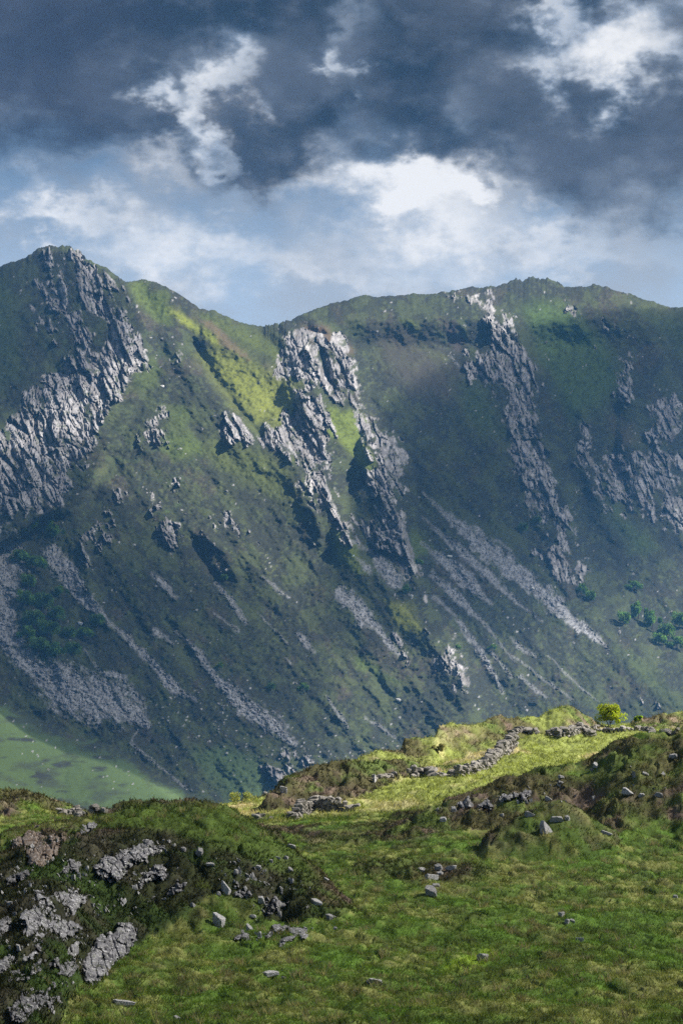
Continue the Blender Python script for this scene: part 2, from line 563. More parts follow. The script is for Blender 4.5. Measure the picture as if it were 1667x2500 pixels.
CRAGS = [  # polygon, solidity (0 broken .. 1 solid), side: 0 left mountain, 1 right
    ([(300, 760), (325, 790), (360, 860), (345, 900), (300, 960), (266, 1018), (239, 1061), (245, 1100), (165, 1150), (136, 1230), (58, 1240), (-40, 1290),
      (-40, 1090), (60, 1040), (55, 965), (130, 920), (180, 935), (215, 880), (250, 830)], 0.62, 0),
    ([(110, 600), (197, 612), (234, 643), (287, 675), (322, 690), (338, 760), (325, 790), (250, 830), (215, 880), (180, 935), (130, 920), (150, 850), (80, 800), (60, 745), (75, 715), (110, 660)], 0.10, 0),
    ([(60, 960), (0, 1010), (-30, 1090), (60, 1050)], 0.0, 0),
    ([(385, 702), (425, 705), (470, 755), (470, 775), (430, 750), (395, 725)], 0.1, 0),
    ([(425, 875), (435, 880), (462, 840), (460, 805), (448, 810), (445, 840)], 0.2, 0),
    ([(345, 1010), (365, 1010), (405, 1005), (410, 1020), (390, 1040), (390, 1090), (370, 1100), (340, 1075)], 0.2, 0),
    ([(553, 1050), (570, 1020), (580, 1015), (606, 1050), (603, 1070), (585, 1078), (560, 1070)], 0.5, 0),
    ([(686, 848), (700, 815), (745, 795), (800, 815), (834, 845), (860, 870), (866, 960), (858, 980), (830, 975), (815, 950), (790, 950), (760, 940), (720, 930), (690, 925)], 0.55, 0),
    ([(713, 1002), (734, 965), (766, 970), (787, 990), (798, 1060), (793, 1093), (771, 1150), (745, 1125), (718, 1114), (700, 1098), (650, 1080), (655, 1055), (690, 1050)], 0.75, 0),
    ([(745, 1130), (793, 1145), (809, 1192), (834, 1246), (852, 1290), (846, 1330), (830, 1310), (800, 1290), (771, 1280), (750, 1220), (735, 1180)], 0.55, 0),
    ([(740, 1230), (775, 1270), (800, 1310), (825, 1390), (800, 1370), (770, 1320)], 0.0, 0),
    ([(865, 1010), (905, 1030), (945, 1060), (975, 1110), (988, 1170), (986, 1230), (970, 1200), (945, 1150), (915, 1130), (905, 1110), (880, 1060)], 0.6, 0),
    ([(914, 1161), (940, 1150), (956, 1219), (977, 1304), (1006, 1402), (998, 1405), (956, 1325), (935, 1272), (930, 1219), (922, 1187)], 0.85, 0),
    ([(850, 1260), (885, 1280), (925, 1270), (950, 1340), (920, 1350), (880, 1320)], 0.3, 0),
    ([(1025, 1437), (1047, 1469), (1084, 1533), (1100, 1560), (1073, 1575), (1036, 1495)], 0.15, 0),
    ([(1073, 1565), (1100, 1560), (1126, 1623), (1134, 1685), (1120, 1680), (1100, 1644), (1068, 1618)], 0.45, 0),
    ([(973, 1555), (987, 1555), (1002, 1612), (992, 1622), (980, 1600)], 0.3, 0),
    ([(287, 1200), (300, 1208), (276, 1251), (250, 1266), (213, 1320), (202, 1312), (229, 1283), (268, 1230)], 0.35, 0),
    ([(235, 1290), (262, 1275), (288, 1258), (284, 1310), (275, 1345), (260, 1320), (233, 1348), (226, 1320)], 0.15, 0),
    ([(184, 1320), (192, 1345), (207, 1350), (224, 1410), (228, 1442), (212, 1442), (200, 1400), (187, 1370)], 0.5, 0),
    ([(325, 1145), (345, 1160), (335, 1235), (318, 1205)], 0.1, 0),
    ([(358, 1185), (380, 1205), (392, 1240), (375, 1258), (360, 1225)], 0.3, 0),
    ([(405, 1275), (425, 1252), (438, 1300), (432, 1322), (415, 1348), (398, 1320)], 0.45, 0),
    ([(495, 1280), (530, 1268), (560, 1242), (580, 1262), (604, 1297), (570, 1312), (540, 1300), (498, 1308)], 0.25, 0),
    ([(600, 1295), (640, 1330), (650, 1360), (625, 1340)], 0.1, 0),
    ([(505, 1312), (530, 1320), (552, 1355), (545, 1377), (527, 1349)], 0.35, 0),
    ([(425, 1165), (465, 1165), (462, 1190), (440, 1195), (440, 1230), (425, 1232)], 0.05, 0),
    ([(635, 1885), (660, 1845), (700, 1828), (745, 1830), (770, 1865), (740, 1895), (680, 1910)], 0.2, 0),
    ([(700, 930), (760, 940), (800, 955), (800, 1000), (760, 975), (715, 985)], 0.15, 0),
    ([(840, 965), (868, 970), (910, 1030), (880, 1050), (855, 1010)], 0.15, 0),
    ([(998, 1390), (1012, 1410), (1050, 1470), (1040, 1490), (1015, 1440)], 0.25, 0),
    ([(1036, 1490), (1080, 1540), (1110, 1580), (1075, 1570), (1045, 1530)], 0.2, 0),
    ([(780, 1290), (850, 1320), (870, 1390), (830, 1380)], -0.05, 0),
    ([(1078, 727), (1110, 712), (1163, 704), (1200, 714), (1211, 738), (1275, 775), (1279, 802), (1250, 810), (1206, 786), (1179, 759), (1131, 754)], 0.05, 1),
    ([(1200, 780), (1237, 802), (1243, 828), (1280, 855), (1291, 897), (1304, 940), (1301, 1003), (1285, 1046), (1253, 1046), (1243, 1003), (1227, 945), (1206, 940), (1174, 918), (1150, 918), (1155, 876), (1195, 850), (1206, 828)], 0.8, 1),
    ([(1248, 1051), (1296, 1051), (1322, 1088), (1360, 1152), (1368, 1214), (1392, 1304), (1400, 1341), (1386, 1352), (1394, 1420), (1371, 1428), (1344, 1347), (1333, 1304), (1312, 1246), (1286, 1219), (1257, 1175)], 0.42, 1),
    ([(1300, 1315), (1315, 1320), (1318, 1360), (1300, 1350)], 0.3, 1),
    ([(1410, 1380), (1424, 1385), (1422, 1415), (1410, 1412)], 0.4, 1),
    ([(1390, 749), (1408, 757), (1407, 797), (1396, 797)], 0.3, 1),
    ([(1413, 722), (1450, 735), (1490, 765), (1515, 800), (1505, 842), (1480, 835), (1450, 850), (1455, 790)], 0.1, 1),
    ([(1514, 876), (1540, 881), (1543, 940), (1548, 985), (1525, 990), (1518, 940)], 0.5, 1),
    ([(1540, 985), (1560, 1000), (1570, 1060), (1550, 1040)], 0.1, 1),
    ([(1594, 993), (1625, 966), (1641, 993), (1639, 1046), (1610, 1075), (1590, 1075), (1598, 1030)], 0.8, 1),
    ([(1418, 1010), (1433, 1051), (1428, 1142), (1405, 1135), (1415, 1060)], 0.6, 1),
    ([(1456, 1095), (1500, 1080), (1567, 1095), (1640, 1100), (1700, 1110), (1700, 1310), (1631, 1283), (1578, 1256), (1530, 1267), (1514, 1246), (1482, 1230), (1452, 1190)], 0.33, 1),
    ([(1477, 712), (1530, 722), (1560, 742), (1500, 755)], 0.0, 1),
    ([(1567, 1680), (1585, 1690), (1606, 1722), (1590, 1725)], 0.2, 1),
    ([(1471, 1515), (1485, 1520), (1508, 1552), (1495, 1550)], 0.2, 1),
    ([(985, 1000), (1000, 1005), (1000, 1035), (985, 1030)], 0.0, 1),
    ([(855, 800), (880, 810), (880, 830), (860, 825)], -0.05, 1),
    ([(1050, 770), (1066, 790), (1062, 815), (1048, 800)], 0.0, 1),
]
SCREES = [  # polyline (x, y, half width), side
    ([(-60, 1300, 30), (0, 1330, 32), (10, 1400, 30), (5, 1480, 28), (15, 1540, 24), (50, 1575, 10)], 0),
    ([(0, 1565, 12), (50, 1600, 16), (95, 1640, 26), (150, 1675, 38), (215, 1705, 46), (270, 1720, 36), (320, 1740, 22), (355, 1765, 10)], 0),
    ([(245, 1642, 6), (285, 1670, 18), (330, 1720, 18), (362, 1765, 8)], 0),
    ([(130, 1350, 16), (160, 1395, 20), (190, 1440, 14), (235, 1480, 10), (266, 1517, 7), (319, 1565, 8), (372, 1618, 9), (426, 1677, 10), (479, 1714, 5)], 0),
    ([(428, 1540, 3), (479, 1586, 8), (521, 1645, 8), (564, 1687, 12), (596, 1725, 16), (665, 1767, 16), (718, 1812, 8)], 0),
    ([(372, 1400, 5), (395, 1425, 9), (428, 1456, 6)], 0),
    ([(528, 1424, 4), (564, 1464, 8), (603, 1520, 6)], 0),
    ([(519, 1494, 3), (580, 1540, 5)], 0),
    ([(378, 1540, 9), (426, 1572, 6)], 0),
    ([(642, 1410, 3), (680, 1440, 5), (704, 1460, 4)], 0),
    ([(626, 1490, 2), (664, 1530, 3), (702, 1570, 3)], 0),
    ([(729, 1549, 5), (746, 1568, 8), (766, 1592, 5)], 0),
    ([(700, 1605, 5), (710, 1618, 6)], 0),
    ([(832, 1448, 12), (870, 1485, 16), (893, 1510, 12), (930, 1545, 8), (955, 1580, 9), (977, 1605, 5)], 0),
    ([(862, 1322, 6), (914, 1352, 8), (930, 1380, 12), (955, 1405, 16), (970, 1425, 12)], 0),
    ([(870, 1360, 4), (895, 1385, 10), (905, 1400, 6)], 0),
    ([(202, 1581, 2), (240, 1632, 3), (300, 1720, 2), (319, 1762, 3), (338, 1783, 3), (319, 1815, 3), (372, 1858, 4), (452, 1921, 5)], 0),
    ([(892, 1752, 5), (930, 1775, 4), (963, 1800, 3)], 0),
    ([(795, 1700, 4), (830, 1745, 6), (850, 1775, 4)], 0),
    ([(1031, 1203, 4), (1084, 1251, 7), (1130, 1295, 12), (1180, 1335, 18), (1233, 1375, 19), (1302, 1437, 18), (1376, 1495, 15), (1440, 1549, 11), (1484, 1588, 4)], 1),
    ([(1027, 1262, 3), (1089, 1315, 8), (1153, 1368, 11), (1206, 1421, 9), (1259, 1469, 7), (1325, 1520, 3)], 1),
    ([(1031, 1325, 4), (1073, 1363, 10), (1126, 1405, 14), (1165, 1440, 10), (1197, 1472, 5)], 1),
    ([(1053, 1402, 8), (1100, 1448, 10), (1153, 1495, 7), (1206, 1554, 4), (1259, 1618, 3)], 1),
    ([(1058, 1460, 6), (1110, 1505, 8), (1150, 1560, 8), (1180, 1600, 8), (1200, 1640, 8), (1229, 1690, 4)], 1),
    ([(1155, 1560, 3), (1215, 1610, 4), (1250, 1650, 5)], 1),
    ([(1246, 1556, 4), (1262, 1575, 6), (1304, 1604, 4)], 1),
    ([(1236, 1590, 3), (1312, 1650, 4), (1397, 1708, 4)], 1),
    ([(1337, 1600, 2), (1408, 1671, 3), (1458, 1715, 3)], 1),
    ([(1150, 1310, 3), (1200, 1345, 4), (1290, 1430, 3)], 1),
    ([(1098, 872, 3), (1120, 895, 5), (1142, 915, 4)], 1),
    ([(1270, 1650, 5), (1300, 1680, 6), (1330, 1700, 4)], 1),
]
NC = len(CRAGS)
cid = np.full(PX.shape, -1, np.int32)        # which crag or scree owns a vertex
crag_in = np.zeros(PX.shape)
# strata and joints of the rock, in a frame that leans with the bedding
ta = math.radians(24)
RA = PX * math.cos(ta) - PY * math.sin(ta)
RB = PX * math.sin(ta) + PY * math.cos(ta)
wj = 5 * fbm(PX / 30, PY / 30, 2, 4)
wk = 9 * fbm(PX / 60, PY / 60, 2, 1)
v0 = voro((RA + wk) / 34.0, (RB + 2 * wk) / 75.0, 6)
v1 = voro((RA + wj) / 13.0, (RB + 2 * wj) / 80.0, 0)
v2 = voro((RA + wj) / 6.0, (RB - wj) / 27.0, 2)
tb = math.radians(14)
RA2 = PX * math.cos(tb) - PY * math.sin(tb)
RB2 = PX * math.sin(tb) + PY * math.cos(tb)
vary = fbm(PX / 150 + 4, PY / 150, 2, 6) + np.where(PX > 640, 0.10, -0.25) > 0
b1 = voro((RA2 + 1.6 * wj) / 16.0, (RB2 + 2 * wj) / 68.0, 3)
b2 = voro((RA2 - wj) / 7.0, (RB2 + wj) / 23.0, 5)
v1 = tuple(np.where(vary, q_, p_) for p_, q_ in zip(v1, b1))
v2 = tuple(np.where(vary, q_, p_) for p_, q_ in zip(v2, b2))
rn = 0.8 * (v0[2] - 0.55) + 0.75 * fbm(RA / 9, RB / 30, 4, 6, 0.6) + 0.6 * fbm(PX / 26, PY / 16, 3, 1, 0.6) + 0.45 * (v1[2] - 0.5) + 0.3 * (v2[2] - 0.5)
for i, (poly, solid, side) in enumerate(CRAGS):
    sd = poly_sd(WX, WY, poly, 40)
    m = np.clip(sd / 20, -1.3, 0.9) * 0.60 + solid * 1.15 + rn * 1.05 - 0.55
    own = (m > 0) & (sd > -24)
    cid[own & (cid < 0)] = i
    crag_in = np.maximum(crag_in, np.where(own, np.clip(m * 2.8, 0, 1), 0))
scree_in = np.zeros(PX.shape)
sn = fbm(PX / 11, PY / 11, 3, 3, 0.6)
for i, (line, side) in enumerate(SCREES):
    d, s, w = line_sd(PX + 4 * fbm(PX / 25, PY / 25, 2, 1), PY + 4 * fbm(PX / 25 + 7, PY / 25, 2, 2), line, 70)
    m = 1.0 - d / np.maximum(w * (1.25 + 0.5 * sm(w, 6, 12)), 0.5) + sn * 0.6 + 0.45 * fbm(AC / 12, AL / 60, 3, 6)
    own = (m > 0.0) & (cid < 0) & (d < 66)
    cid[own] = NC + i
    scree_in = np.maximum(scree_in, np.where(own, np.clip(m * 1.6, 0, 1) * (0.42 + 0.58 * sm(w, 4, 13)), 0))

isr = cid >= 0
rock = isr & (cid < NC)
scr = cid >= NC
edge1 = np.clip((v1[1] - v1[0]) / 0.22, 0, 1)
edge2 = np.clip((v2[1] - v2[0]) / 0.25, 0, 1)
relief = (v1[2] - 0.5) * 8.0 + (v1[3] - 0.5) * 10 * v1[5] + (v1[4] - 0.5) * 8 * v1[6] + (v2[2] - 0.5) * 2.2 + (v2[3] - 0.3) * 3.0 * v2[5] + (v2[4] - 0.5) * 2.4 * v2[6]
relief += (v0[3] - 0.5) * 12.0 + (v0[4] - 0.5) * 12 * v0[5] - 3.0 * (1 - np.clip((v0[1] - v0[0]) / 0.12, 0, 1))
relief += -2.6 * (1 - edge1) - 1.2 * (1 - edge2)
D -= np.where(rock, crag_in * (2.4 + 1.15 * relief), 0)
v3 = voro(PX / 4.6, PY / 4.2, 5)
D -= np.where(scr, 0.5 + (v3[2] - 0.5) * 1.6 + (v3[3] - 0.5) * 1.4 * v3[5], 0)

# colours of the ground cover
def lerp(a, b, t):
    return a + (b - a) * t[..., None]


def c3(*c):
    return np.array(c, float)


n_big = fbm(PX / 120, PY / 120, 4, 0)
n_mid = fbm(AC / 22, AL / 60, 4, 4, 0.6)
n_fin = fbm(PX / 6, PY / 5, 3, 7, 0.65)
colr = np.zeros(PX.shape + (3,)) + c3(0.025, 0.029, 0.021)
colr = lerp(colr, c3(0.038, 0.049, 0.022), sm(n_mid + 0.5 * n_big, -0.15, 0.5))
colr = lerp(colr, c3(0.050, 0.042, 0.034), sm(fbm(PX / 60 + 31, PY / 60, 4, 2), 0.10, 0.5) * 0.8)
colr = lerp(colr, c3(0.012, 0.017, 0.012), sm(n_fin, 0.0, 0.5) * 0.85)
colr = lerp(colr, c3(0.075, 0.095, 0.032), sm(-n_fin, 0.10, 0.5) * 0.6)
pat = fbm(AC / 30 + 3, AL / 55, 5, 1, 0.62)
colr = lerp(colr, c3(0.058, 0.076, 0.028), sm(pat, 0.10, 0.17) * 0.55)
pat2 = fbm(PX / 38 + 13, PY / 30, 5, 3, 0.62)
colr = lerp(colr, c3(0.018, 0.021, 0.016), sm(pat2, 0.12, 0.19) * 0.6)
GREEN = [  # polygon, colour, softness, strength; sunlight is painted into the brightest
    ([(398, 745), (415, 748), (450, 770), (520, 820), (560, 850), (535, 845), (500, 828), (440, 785)], (0.20, 0.235, 0.034), 12, 0.9),  # bright grass on the ridge, with sunlight put into its colour
    ([(532, 846), (585, 865), (638, 899), (725, 945), (722, 992), (680, 1045), (638, 1040), (580, 995), (532, 920), (489, 869)], (0.165, 0.190, 0.032), 34, 0.95),  # grass of the sunlit patch, its light painted into the green
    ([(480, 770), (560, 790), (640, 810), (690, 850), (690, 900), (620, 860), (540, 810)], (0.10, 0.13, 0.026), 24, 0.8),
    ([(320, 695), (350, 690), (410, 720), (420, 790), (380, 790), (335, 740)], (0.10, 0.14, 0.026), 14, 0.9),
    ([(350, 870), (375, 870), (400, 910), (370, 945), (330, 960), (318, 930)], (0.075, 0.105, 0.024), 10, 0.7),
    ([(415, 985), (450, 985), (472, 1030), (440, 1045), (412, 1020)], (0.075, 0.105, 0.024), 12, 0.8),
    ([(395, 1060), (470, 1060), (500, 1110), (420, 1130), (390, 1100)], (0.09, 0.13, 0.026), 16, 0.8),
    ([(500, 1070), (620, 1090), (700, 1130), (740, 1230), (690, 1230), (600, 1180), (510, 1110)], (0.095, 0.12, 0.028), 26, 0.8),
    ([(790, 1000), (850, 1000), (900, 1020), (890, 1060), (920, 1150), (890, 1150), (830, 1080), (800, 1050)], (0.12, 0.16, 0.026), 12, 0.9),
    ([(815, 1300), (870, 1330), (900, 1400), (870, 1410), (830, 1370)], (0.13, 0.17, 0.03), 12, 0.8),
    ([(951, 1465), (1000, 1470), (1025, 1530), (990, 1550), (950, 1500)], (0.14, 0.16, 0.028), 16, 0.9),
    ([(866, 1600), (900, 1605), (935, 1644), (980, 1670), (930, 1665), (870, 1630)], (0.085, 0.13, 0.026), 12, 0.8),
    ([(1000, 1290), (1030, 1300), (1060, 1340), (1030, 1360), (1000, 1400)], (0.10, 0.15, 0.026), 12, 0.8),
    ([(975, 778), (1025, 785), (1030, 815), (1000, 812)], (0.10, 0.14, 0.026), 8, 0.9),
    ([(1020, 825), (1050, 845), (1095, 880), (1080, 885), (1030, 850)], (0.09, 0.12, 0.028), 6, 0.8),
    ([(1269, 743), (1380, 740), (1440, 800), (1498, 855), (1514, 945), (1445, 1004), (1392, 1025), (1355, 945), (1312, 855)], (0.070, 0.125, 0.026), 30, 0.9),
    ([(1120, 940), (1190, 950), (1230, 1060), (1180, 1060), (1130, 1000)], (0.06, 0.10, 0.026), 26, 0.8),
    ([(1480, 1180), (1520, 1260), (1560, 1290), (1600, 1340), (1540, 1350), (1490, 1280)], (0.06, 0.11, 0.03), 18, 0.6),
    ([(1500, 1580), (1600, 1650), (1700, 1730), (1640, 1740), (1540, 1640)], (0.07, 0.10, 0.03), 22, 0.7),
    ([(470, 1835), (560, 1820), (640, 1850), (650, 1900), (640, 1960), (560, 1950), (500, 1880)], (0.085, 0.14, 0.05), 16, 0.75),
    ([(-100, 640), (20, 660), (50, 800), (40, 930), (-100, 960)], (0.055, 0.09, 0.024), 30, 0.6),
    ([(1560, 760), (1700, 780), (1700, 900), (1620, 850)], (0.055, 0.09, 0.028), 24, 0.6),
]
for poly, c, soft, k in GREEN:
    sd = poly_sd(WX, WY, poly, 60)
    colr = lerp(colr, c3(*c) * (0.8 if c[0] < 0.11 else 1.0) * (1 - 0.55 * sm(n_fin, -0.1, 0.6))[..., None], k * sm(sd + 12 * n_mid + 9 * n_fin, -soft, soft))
for poly, c, soft, k in [
        ([(914, 790), (1040, 800), (1100, 900), (1120, 960), (1000, 960), (930, 880)], (0.055, 0.046, 0.036), 40, 0.6),
        ([(1085, 785), (1110, 790), (1135, 840), (1120, 860), (1095, 830)], (0.085, 0.062, 0.060), 14, 0.7),
        ([(495, 785), (520, 790), (600, 860), (612, 880), (560, 850), (505, 805)], (0.13, 0.095, 0.06), 6, 0.7),
        ([(740, 795), (800, 800), (860, 860), (840, 860), (760, 830)], (0.13, 0.085, 0.06), 14, 0.7),
        ([(1500, 1040), (1545, 1040), (1560, 1080), (1510, 1085)], (0.10, 0.085, 0.05), 16, 0.6)]:
    sd = poly_sd(WX, WY, poly, 60)
    colr = lerp(colr, c3(*c), k * sm(sd + 7 * n_fin, -soft, soft))
fieldm = sm(tf + 0.10 * fbm(PX / 40, PY / 22, 4, 6, 0.6) + 0.05 * n_fin, 0.02, 0.12)
fc_ = lerp(np.zeros(PX.shape + (3,)) + c3(0.068, 0.108, 0.036), c3(0.046, 0.062, 0.034), sm(fbm(PX / 60, PY / 22, 4, 3), 0.0, 0.45))
fc_ = lerp(fc_, c3(0.026, 0.030, 0.026), sm(fbm(PX / 50 + 9, PY / 14, 4, 5), 0.25, 0.6))
colr = lerp(colr, fc_, fieldm * sm(500 - PX, -20, 60))

colr = colr * 0.74
rcol = np.zeros(PX.shape + (3,)) + c3(0.235, 0.228, 0.240)
rcol = rcol * (0.62 + 0.40 * v1[3] + 0.42 * v2[4])[..., None]
rcol = lerp(rcol, c3(0.12, 0.112, 0.108), sm(fbm(RA / 10, RB / 60, 4, 1, 0.6), 0.08, 0.45) * 0.7)
rcol = lerp(rcol, c3(0.40, 0.39, 0.39), sm(fbm(PX / 22, PY / 34, 4, 5, 0.6), 0.2, 0.55) * 0.5)
rcol = lerp(rcol, c3(0.05, 0.065, 0.028), sm(fbm(PX / 13, PY / 8, 4, 2, 0.65), 0.22, 0.42) * 0.8)
rcol = rcol * (0.45 + 0.55 * edge2 * edge1)[..., None]
scol = (np.zeros(PX.shape + (3,)) + c3(0.185, 0.19, 0.205)) * (0.65 + 0.45 * v3[4] + 0.5 * fbm(PX / 9, PY / 7, 3, 0, 0.6))[..., None]
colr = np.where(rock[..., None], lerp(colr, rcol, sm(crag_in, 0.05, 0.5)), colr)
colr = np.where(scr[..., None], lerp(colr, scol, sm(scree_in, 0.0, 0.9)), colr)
# little bare stones strewn over the slopes
st = voro(PX / 5.2, PY / 4.4, 3)
dens = 0.03 * sm(fbm(PX / 40, PY / 40, 4, 6), 0.25, 0.6)
lowb, _, _ = line_sd(PX, PY, [(420, 1720), (560, 1780), (700, 1830), (850, 1870)], 200)
dens = dens + 0.09 * np.exp(-(lowb / 55) ** 2) + 0.008 * np.exp(-((PY - np.interp(PX, FIELD[:, 0], FIELD[:, 1]) - 30) / 90) ** 2) * (PX < 560)
dens = dens + 0.05 * sm(fbm(AC / 13, AL / 70, 3, 2), 0.3, 0.55)
stone = (~isr) & (st[2] < dens) & (st[0] < 0.22 + 0.3 * st[4])
D -= np.where(stone, 1.0, 0)
colr = np.where(stone[..., None], c3(0.21, 0.21, 0.225) * (0.6 + 0.7 * st[3])[..., None], colr)


def unproj(px, py, d):
    return np.stack([(px - CX) / F * d, d, (HY - py) / F * d], -1)


VM = unproj(PX, PY, D)
# the back of the ridge, going down behind the skyline
back = []
top = VM[0]
for k, (dy, dz) in enumerate(((260, -120), (130, -45), (60, -14), (25, -3.5))):
    r = top.copy()
    r[:, 1] += dy
    r[:, 2] += dz
    back.append(r)
skirt = VM[-1].copy()          # foot of the slope, running in under the valley floor
skirt[:, 1] -= 40
skirt[:, 2] = -75
VMA = np.concatenate([np.array(back), VM, skirt[None]], 0)
NB = len(back)
CA = np.concatenate([np.repeat(colr[:1], NB, 0), colr, colr[-1:]], 0)
IDA = np.concatenate([np.full((NB, PX.shape[1]), -1, np.int32), cid, np.full((1, PX.shape[1]), -1, np.int32)], 0)
R, C = VMA.shape[:2]
idx = np.arange(R * C).reshape(R, C)
quads = np.stack([idx[1:, :-1], idx[1:, 1:], idx[:-1, 1:], idx[:-1, :-1]], -1).reshape(-1, 4)
VF = VMA.reshape(-1, 3)
CF = CA.reshape(-1, 3)
fid = IDA[1:, :-1].ravel()
fpx = np.concatenate([np.repeat(PX[:1], NB, 0), PX, PX[-1:]], 0)[1:, :-1].ravel()
fpy = np.concatenate([np.repeat(PY[:1], NB, 0), PY, PY[-1:]], 0)[1:, :-1].ravel()
DIV = np.array([(648, 700), (690, 800), (800, 825), (866, 880), (870, 970), (935, 1050), (985, 1150), (990, 1300), (1008, 1410), (1045, 1470), (1120, 1570), (1140, 1690), (1240, 2020)], float)
side_right = fpx > np.interp(fpy, DIV[:, 1], DIV[:, 0])
mountains = []
for k, (lab) in enumerate(('steep heather covered mountainside with a grey crag at its left summit', 'shadowed green mountainside with long scree runs on the right')):
    sel = (fid < 0) & (side_right == bool(k))
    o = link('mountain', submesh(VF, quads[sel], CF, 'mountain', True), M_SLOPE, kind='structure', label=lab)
    mountains.append(o)
for i in range(NC):
    sel = fid == i
    if sel.sum() > 3:
        link('crag', submesh(VF, quads[sel], CF, 'crag'), M_CRAG, mountains[CRAGS[i][2]])
for i in range(len(SCREES)):
    sel = fid == NC + i
    if sel.sum() > 3:
        link('scree', submesh(VF, quads[sel], CF, 'scree'), M_SCREE, mountains[SCREES[i][1]], kind='stuff')


def m_depth(px, py):
    j = np.clip(np.searchsorted(MX, px), 0, len(MX) - 1)
    i = np.clip(np.argmin(np.abs(PY[:, j] - py)), 0, NR - 1)
    return D[i, j]


def m_point(px, py):
    return Vector(unproj(px, py, m_depth(px, py)))


# ------------------------------------------------------------------ the near ground
BASE = np.array([
    # px, py, distance
    (-200, 2560, 54), (300, 2560, 56), (833, 2560, 55), (1400, 2560, 55), (1870, 2560, 54),
    (0, 2500, 58), (833, 2500, 58), (1667, 2500, 58), (90, 2485, 60), (340, 2340, 70), (560, 2300, 72), (830, 2255, 76), (1100, 2400, 65),
    (1250, 2300, 72), (1667, 2300, 72), (1000, 2110, 88), (1300, 2140, 86), (1667, 2120, 88), (1880, 2110, 88),
    (800, 2120, 90), (900, 2020, 104), (1000, 2008, 105), (1200, 2065, 93), (1450, 2050, 94), (1667, 2028, 98), (700, 2025, 106), (560, 2020, 108),
    (1000, 1975, 113), (1100, 1930, 118), (1160, 1900, 124), (1250, 1860, 134), (1400, 1850, 140), (1420, 1812, 150), (1600, 1812, 152), (1550, 1788, 158), (1667, 1786, 158),
    (1300, 1800, 150), (1000, 1900, 127), (900, 1990, 112),
    (0, 2030, 98), (200, 2010, 102), (400, 2000, 112), (560, 1975, 124), (540, 1985, 130), (620, 1975, 124), (-200, 2030, 98),
    (-200, 2010, 150), (300, 2010, 150), (560, 2000, 150), (800, 1960, 160), (1100, 1860, 170), (1400, 1790, 180), (1667, 1765, 190), (1870, 1760, 190),
    (-200, 2040, 210), (400, 2040, 210), (900, 1990, 220), (1400, 1870, 230), (1870, 1860, 230),
], float)
RIDGE = {
    # crest: px, py, distance, fall in front per metre; then rounding and fall behind
    'knoll': ([(-300, 2075, 78, .15), (-50, 2058, 80, .16), (0, 2048, 81, .165), (94, 2022, 82, .19), (150, 2004, 83, .22), (241, 1990, 84, .34), (321, 1974, 84.5, .42), (400, 1966, 85, .46), (470, 1964, 85, .47),
               (540, 1975, 85, .47), (600, 1996, 85, .46), (650, 2030, 84.5, .45), (700, 2070, 84, .42), (740, 2100, 83, .38), (800, 2155, 81.5, .34), (860, 2225, 79, .28), (920, 2300, 76, .25)], 4.5, .7),
    'left_bank': ([(-300, 1935, 112, .22), (0, 1945, 112, .22), (70, 1947, 112, .22), (140, 1968, 114, .2), (260, 1990, 116, .2), (420, 2020, 118, .2)], 2.0, .3),
    'lit_strip': ([(470, 1988, 128, .2), (500, 1978, 128, .22), (560, 1963, 128, .25), (620, 1955, 128, .25), (680, 1960, 128, .25), (740, 1990, 128, .25)], 1.5, .3),
    'hillock': ([(590, 2015, 117, .5), (622, 1992, 117, .55), (640, 1965, 118, .6), (655, 1935, 119, .6), (700, 1903, 121, .5), (760, 1880, 123, .42), (850, 1868, 125, .36), (950, 1862, 129, .3), (1020, 1868, 132, .25), (1090, 1895, 134, .2)], 1.6, .35),
    'skyline': ([(830, 1880, 138, .2), (880, 1853, 140, .2), (920, 1840, 142, .2), (975, 1836, 145, .2), (990, 1815, 147, .3), (1060, 1806, 148, .3), (1072, 1780, 150, .42), (1100, 1773, 151, .42), (1160, 1774, 152, .4),
                 (1220, 1756, 155, .36), (1310, 1756, 158, .3), (1330, 1742, 160, .3), (1350, 1733, 160, .32), (1385, 1730, 160, .34), (1410, 1738, 161, .32), (1435, 1758, 162, .25), (1460, 1776, 165, .2), (1535, 1776, 168, .2),
                 (1555, 1762, 168, .22), (1620, 1745, 170, .24), (1667, 1738, 172, .24), (1900, 1730, 175, .24)], 1.0, .4),
    'right_hill': ([(930, 2035, 100, .3), (1000, 2008, 100.5, .32), (1060, 1975, 101, .36), (1120, 1950, 102, .38), (1200, 1917, 103, .40), (1300, 1891, 104, .42), (1400, 1872, 105, .42), (1435, 1862, 105, .42), (1470, 1840, 105, .42),
                    (1515, 1815, 105, .43), (1560, 1797, 105, .46), (1640, 1790, 105, .46), (1667, 1776, 105, .46), (1900, 1720, 105, .46)], 1.2, .35),
    'hummock': ([(1190, 2045, 92, .4), (1240, 2012, 92.6, .5), (1290, 1985, 93, .55), (1320, 1967, 93.4, .55), (1370, 1967, 93.4, .55), (1410, 1985, 93.5, .5), (1450, 2012, 93.5, .45), (1500, 2040, 93, .4)], .8, .6),
}


def rbf_fit(P, vals):
    d = np.linalg.norm(P[:, None] - P[None], axis=-1)
    n = len(P)
    A = np.zeros((n + 3, n + 3))
    A[:n, :n] = d + np.eye(n) * 0.02
    A[:n, n] = 1
    A[:n, n + 1:] = P
    A[n, :n] = 1
    A[n + 1:, :n] = P.T
    b = np.zeros(n + 3)
    b[:n] = vals
    return np.linalg.solve(A, b)


def fcoord(px, y):
    return np.stack([px / 350.0, 9.0 * np.log(y)], -1)


RP = fcoord(BASE[:, 0], BASE[:, 2])
RW = rbf_fit(RP, BASE[:, 1])


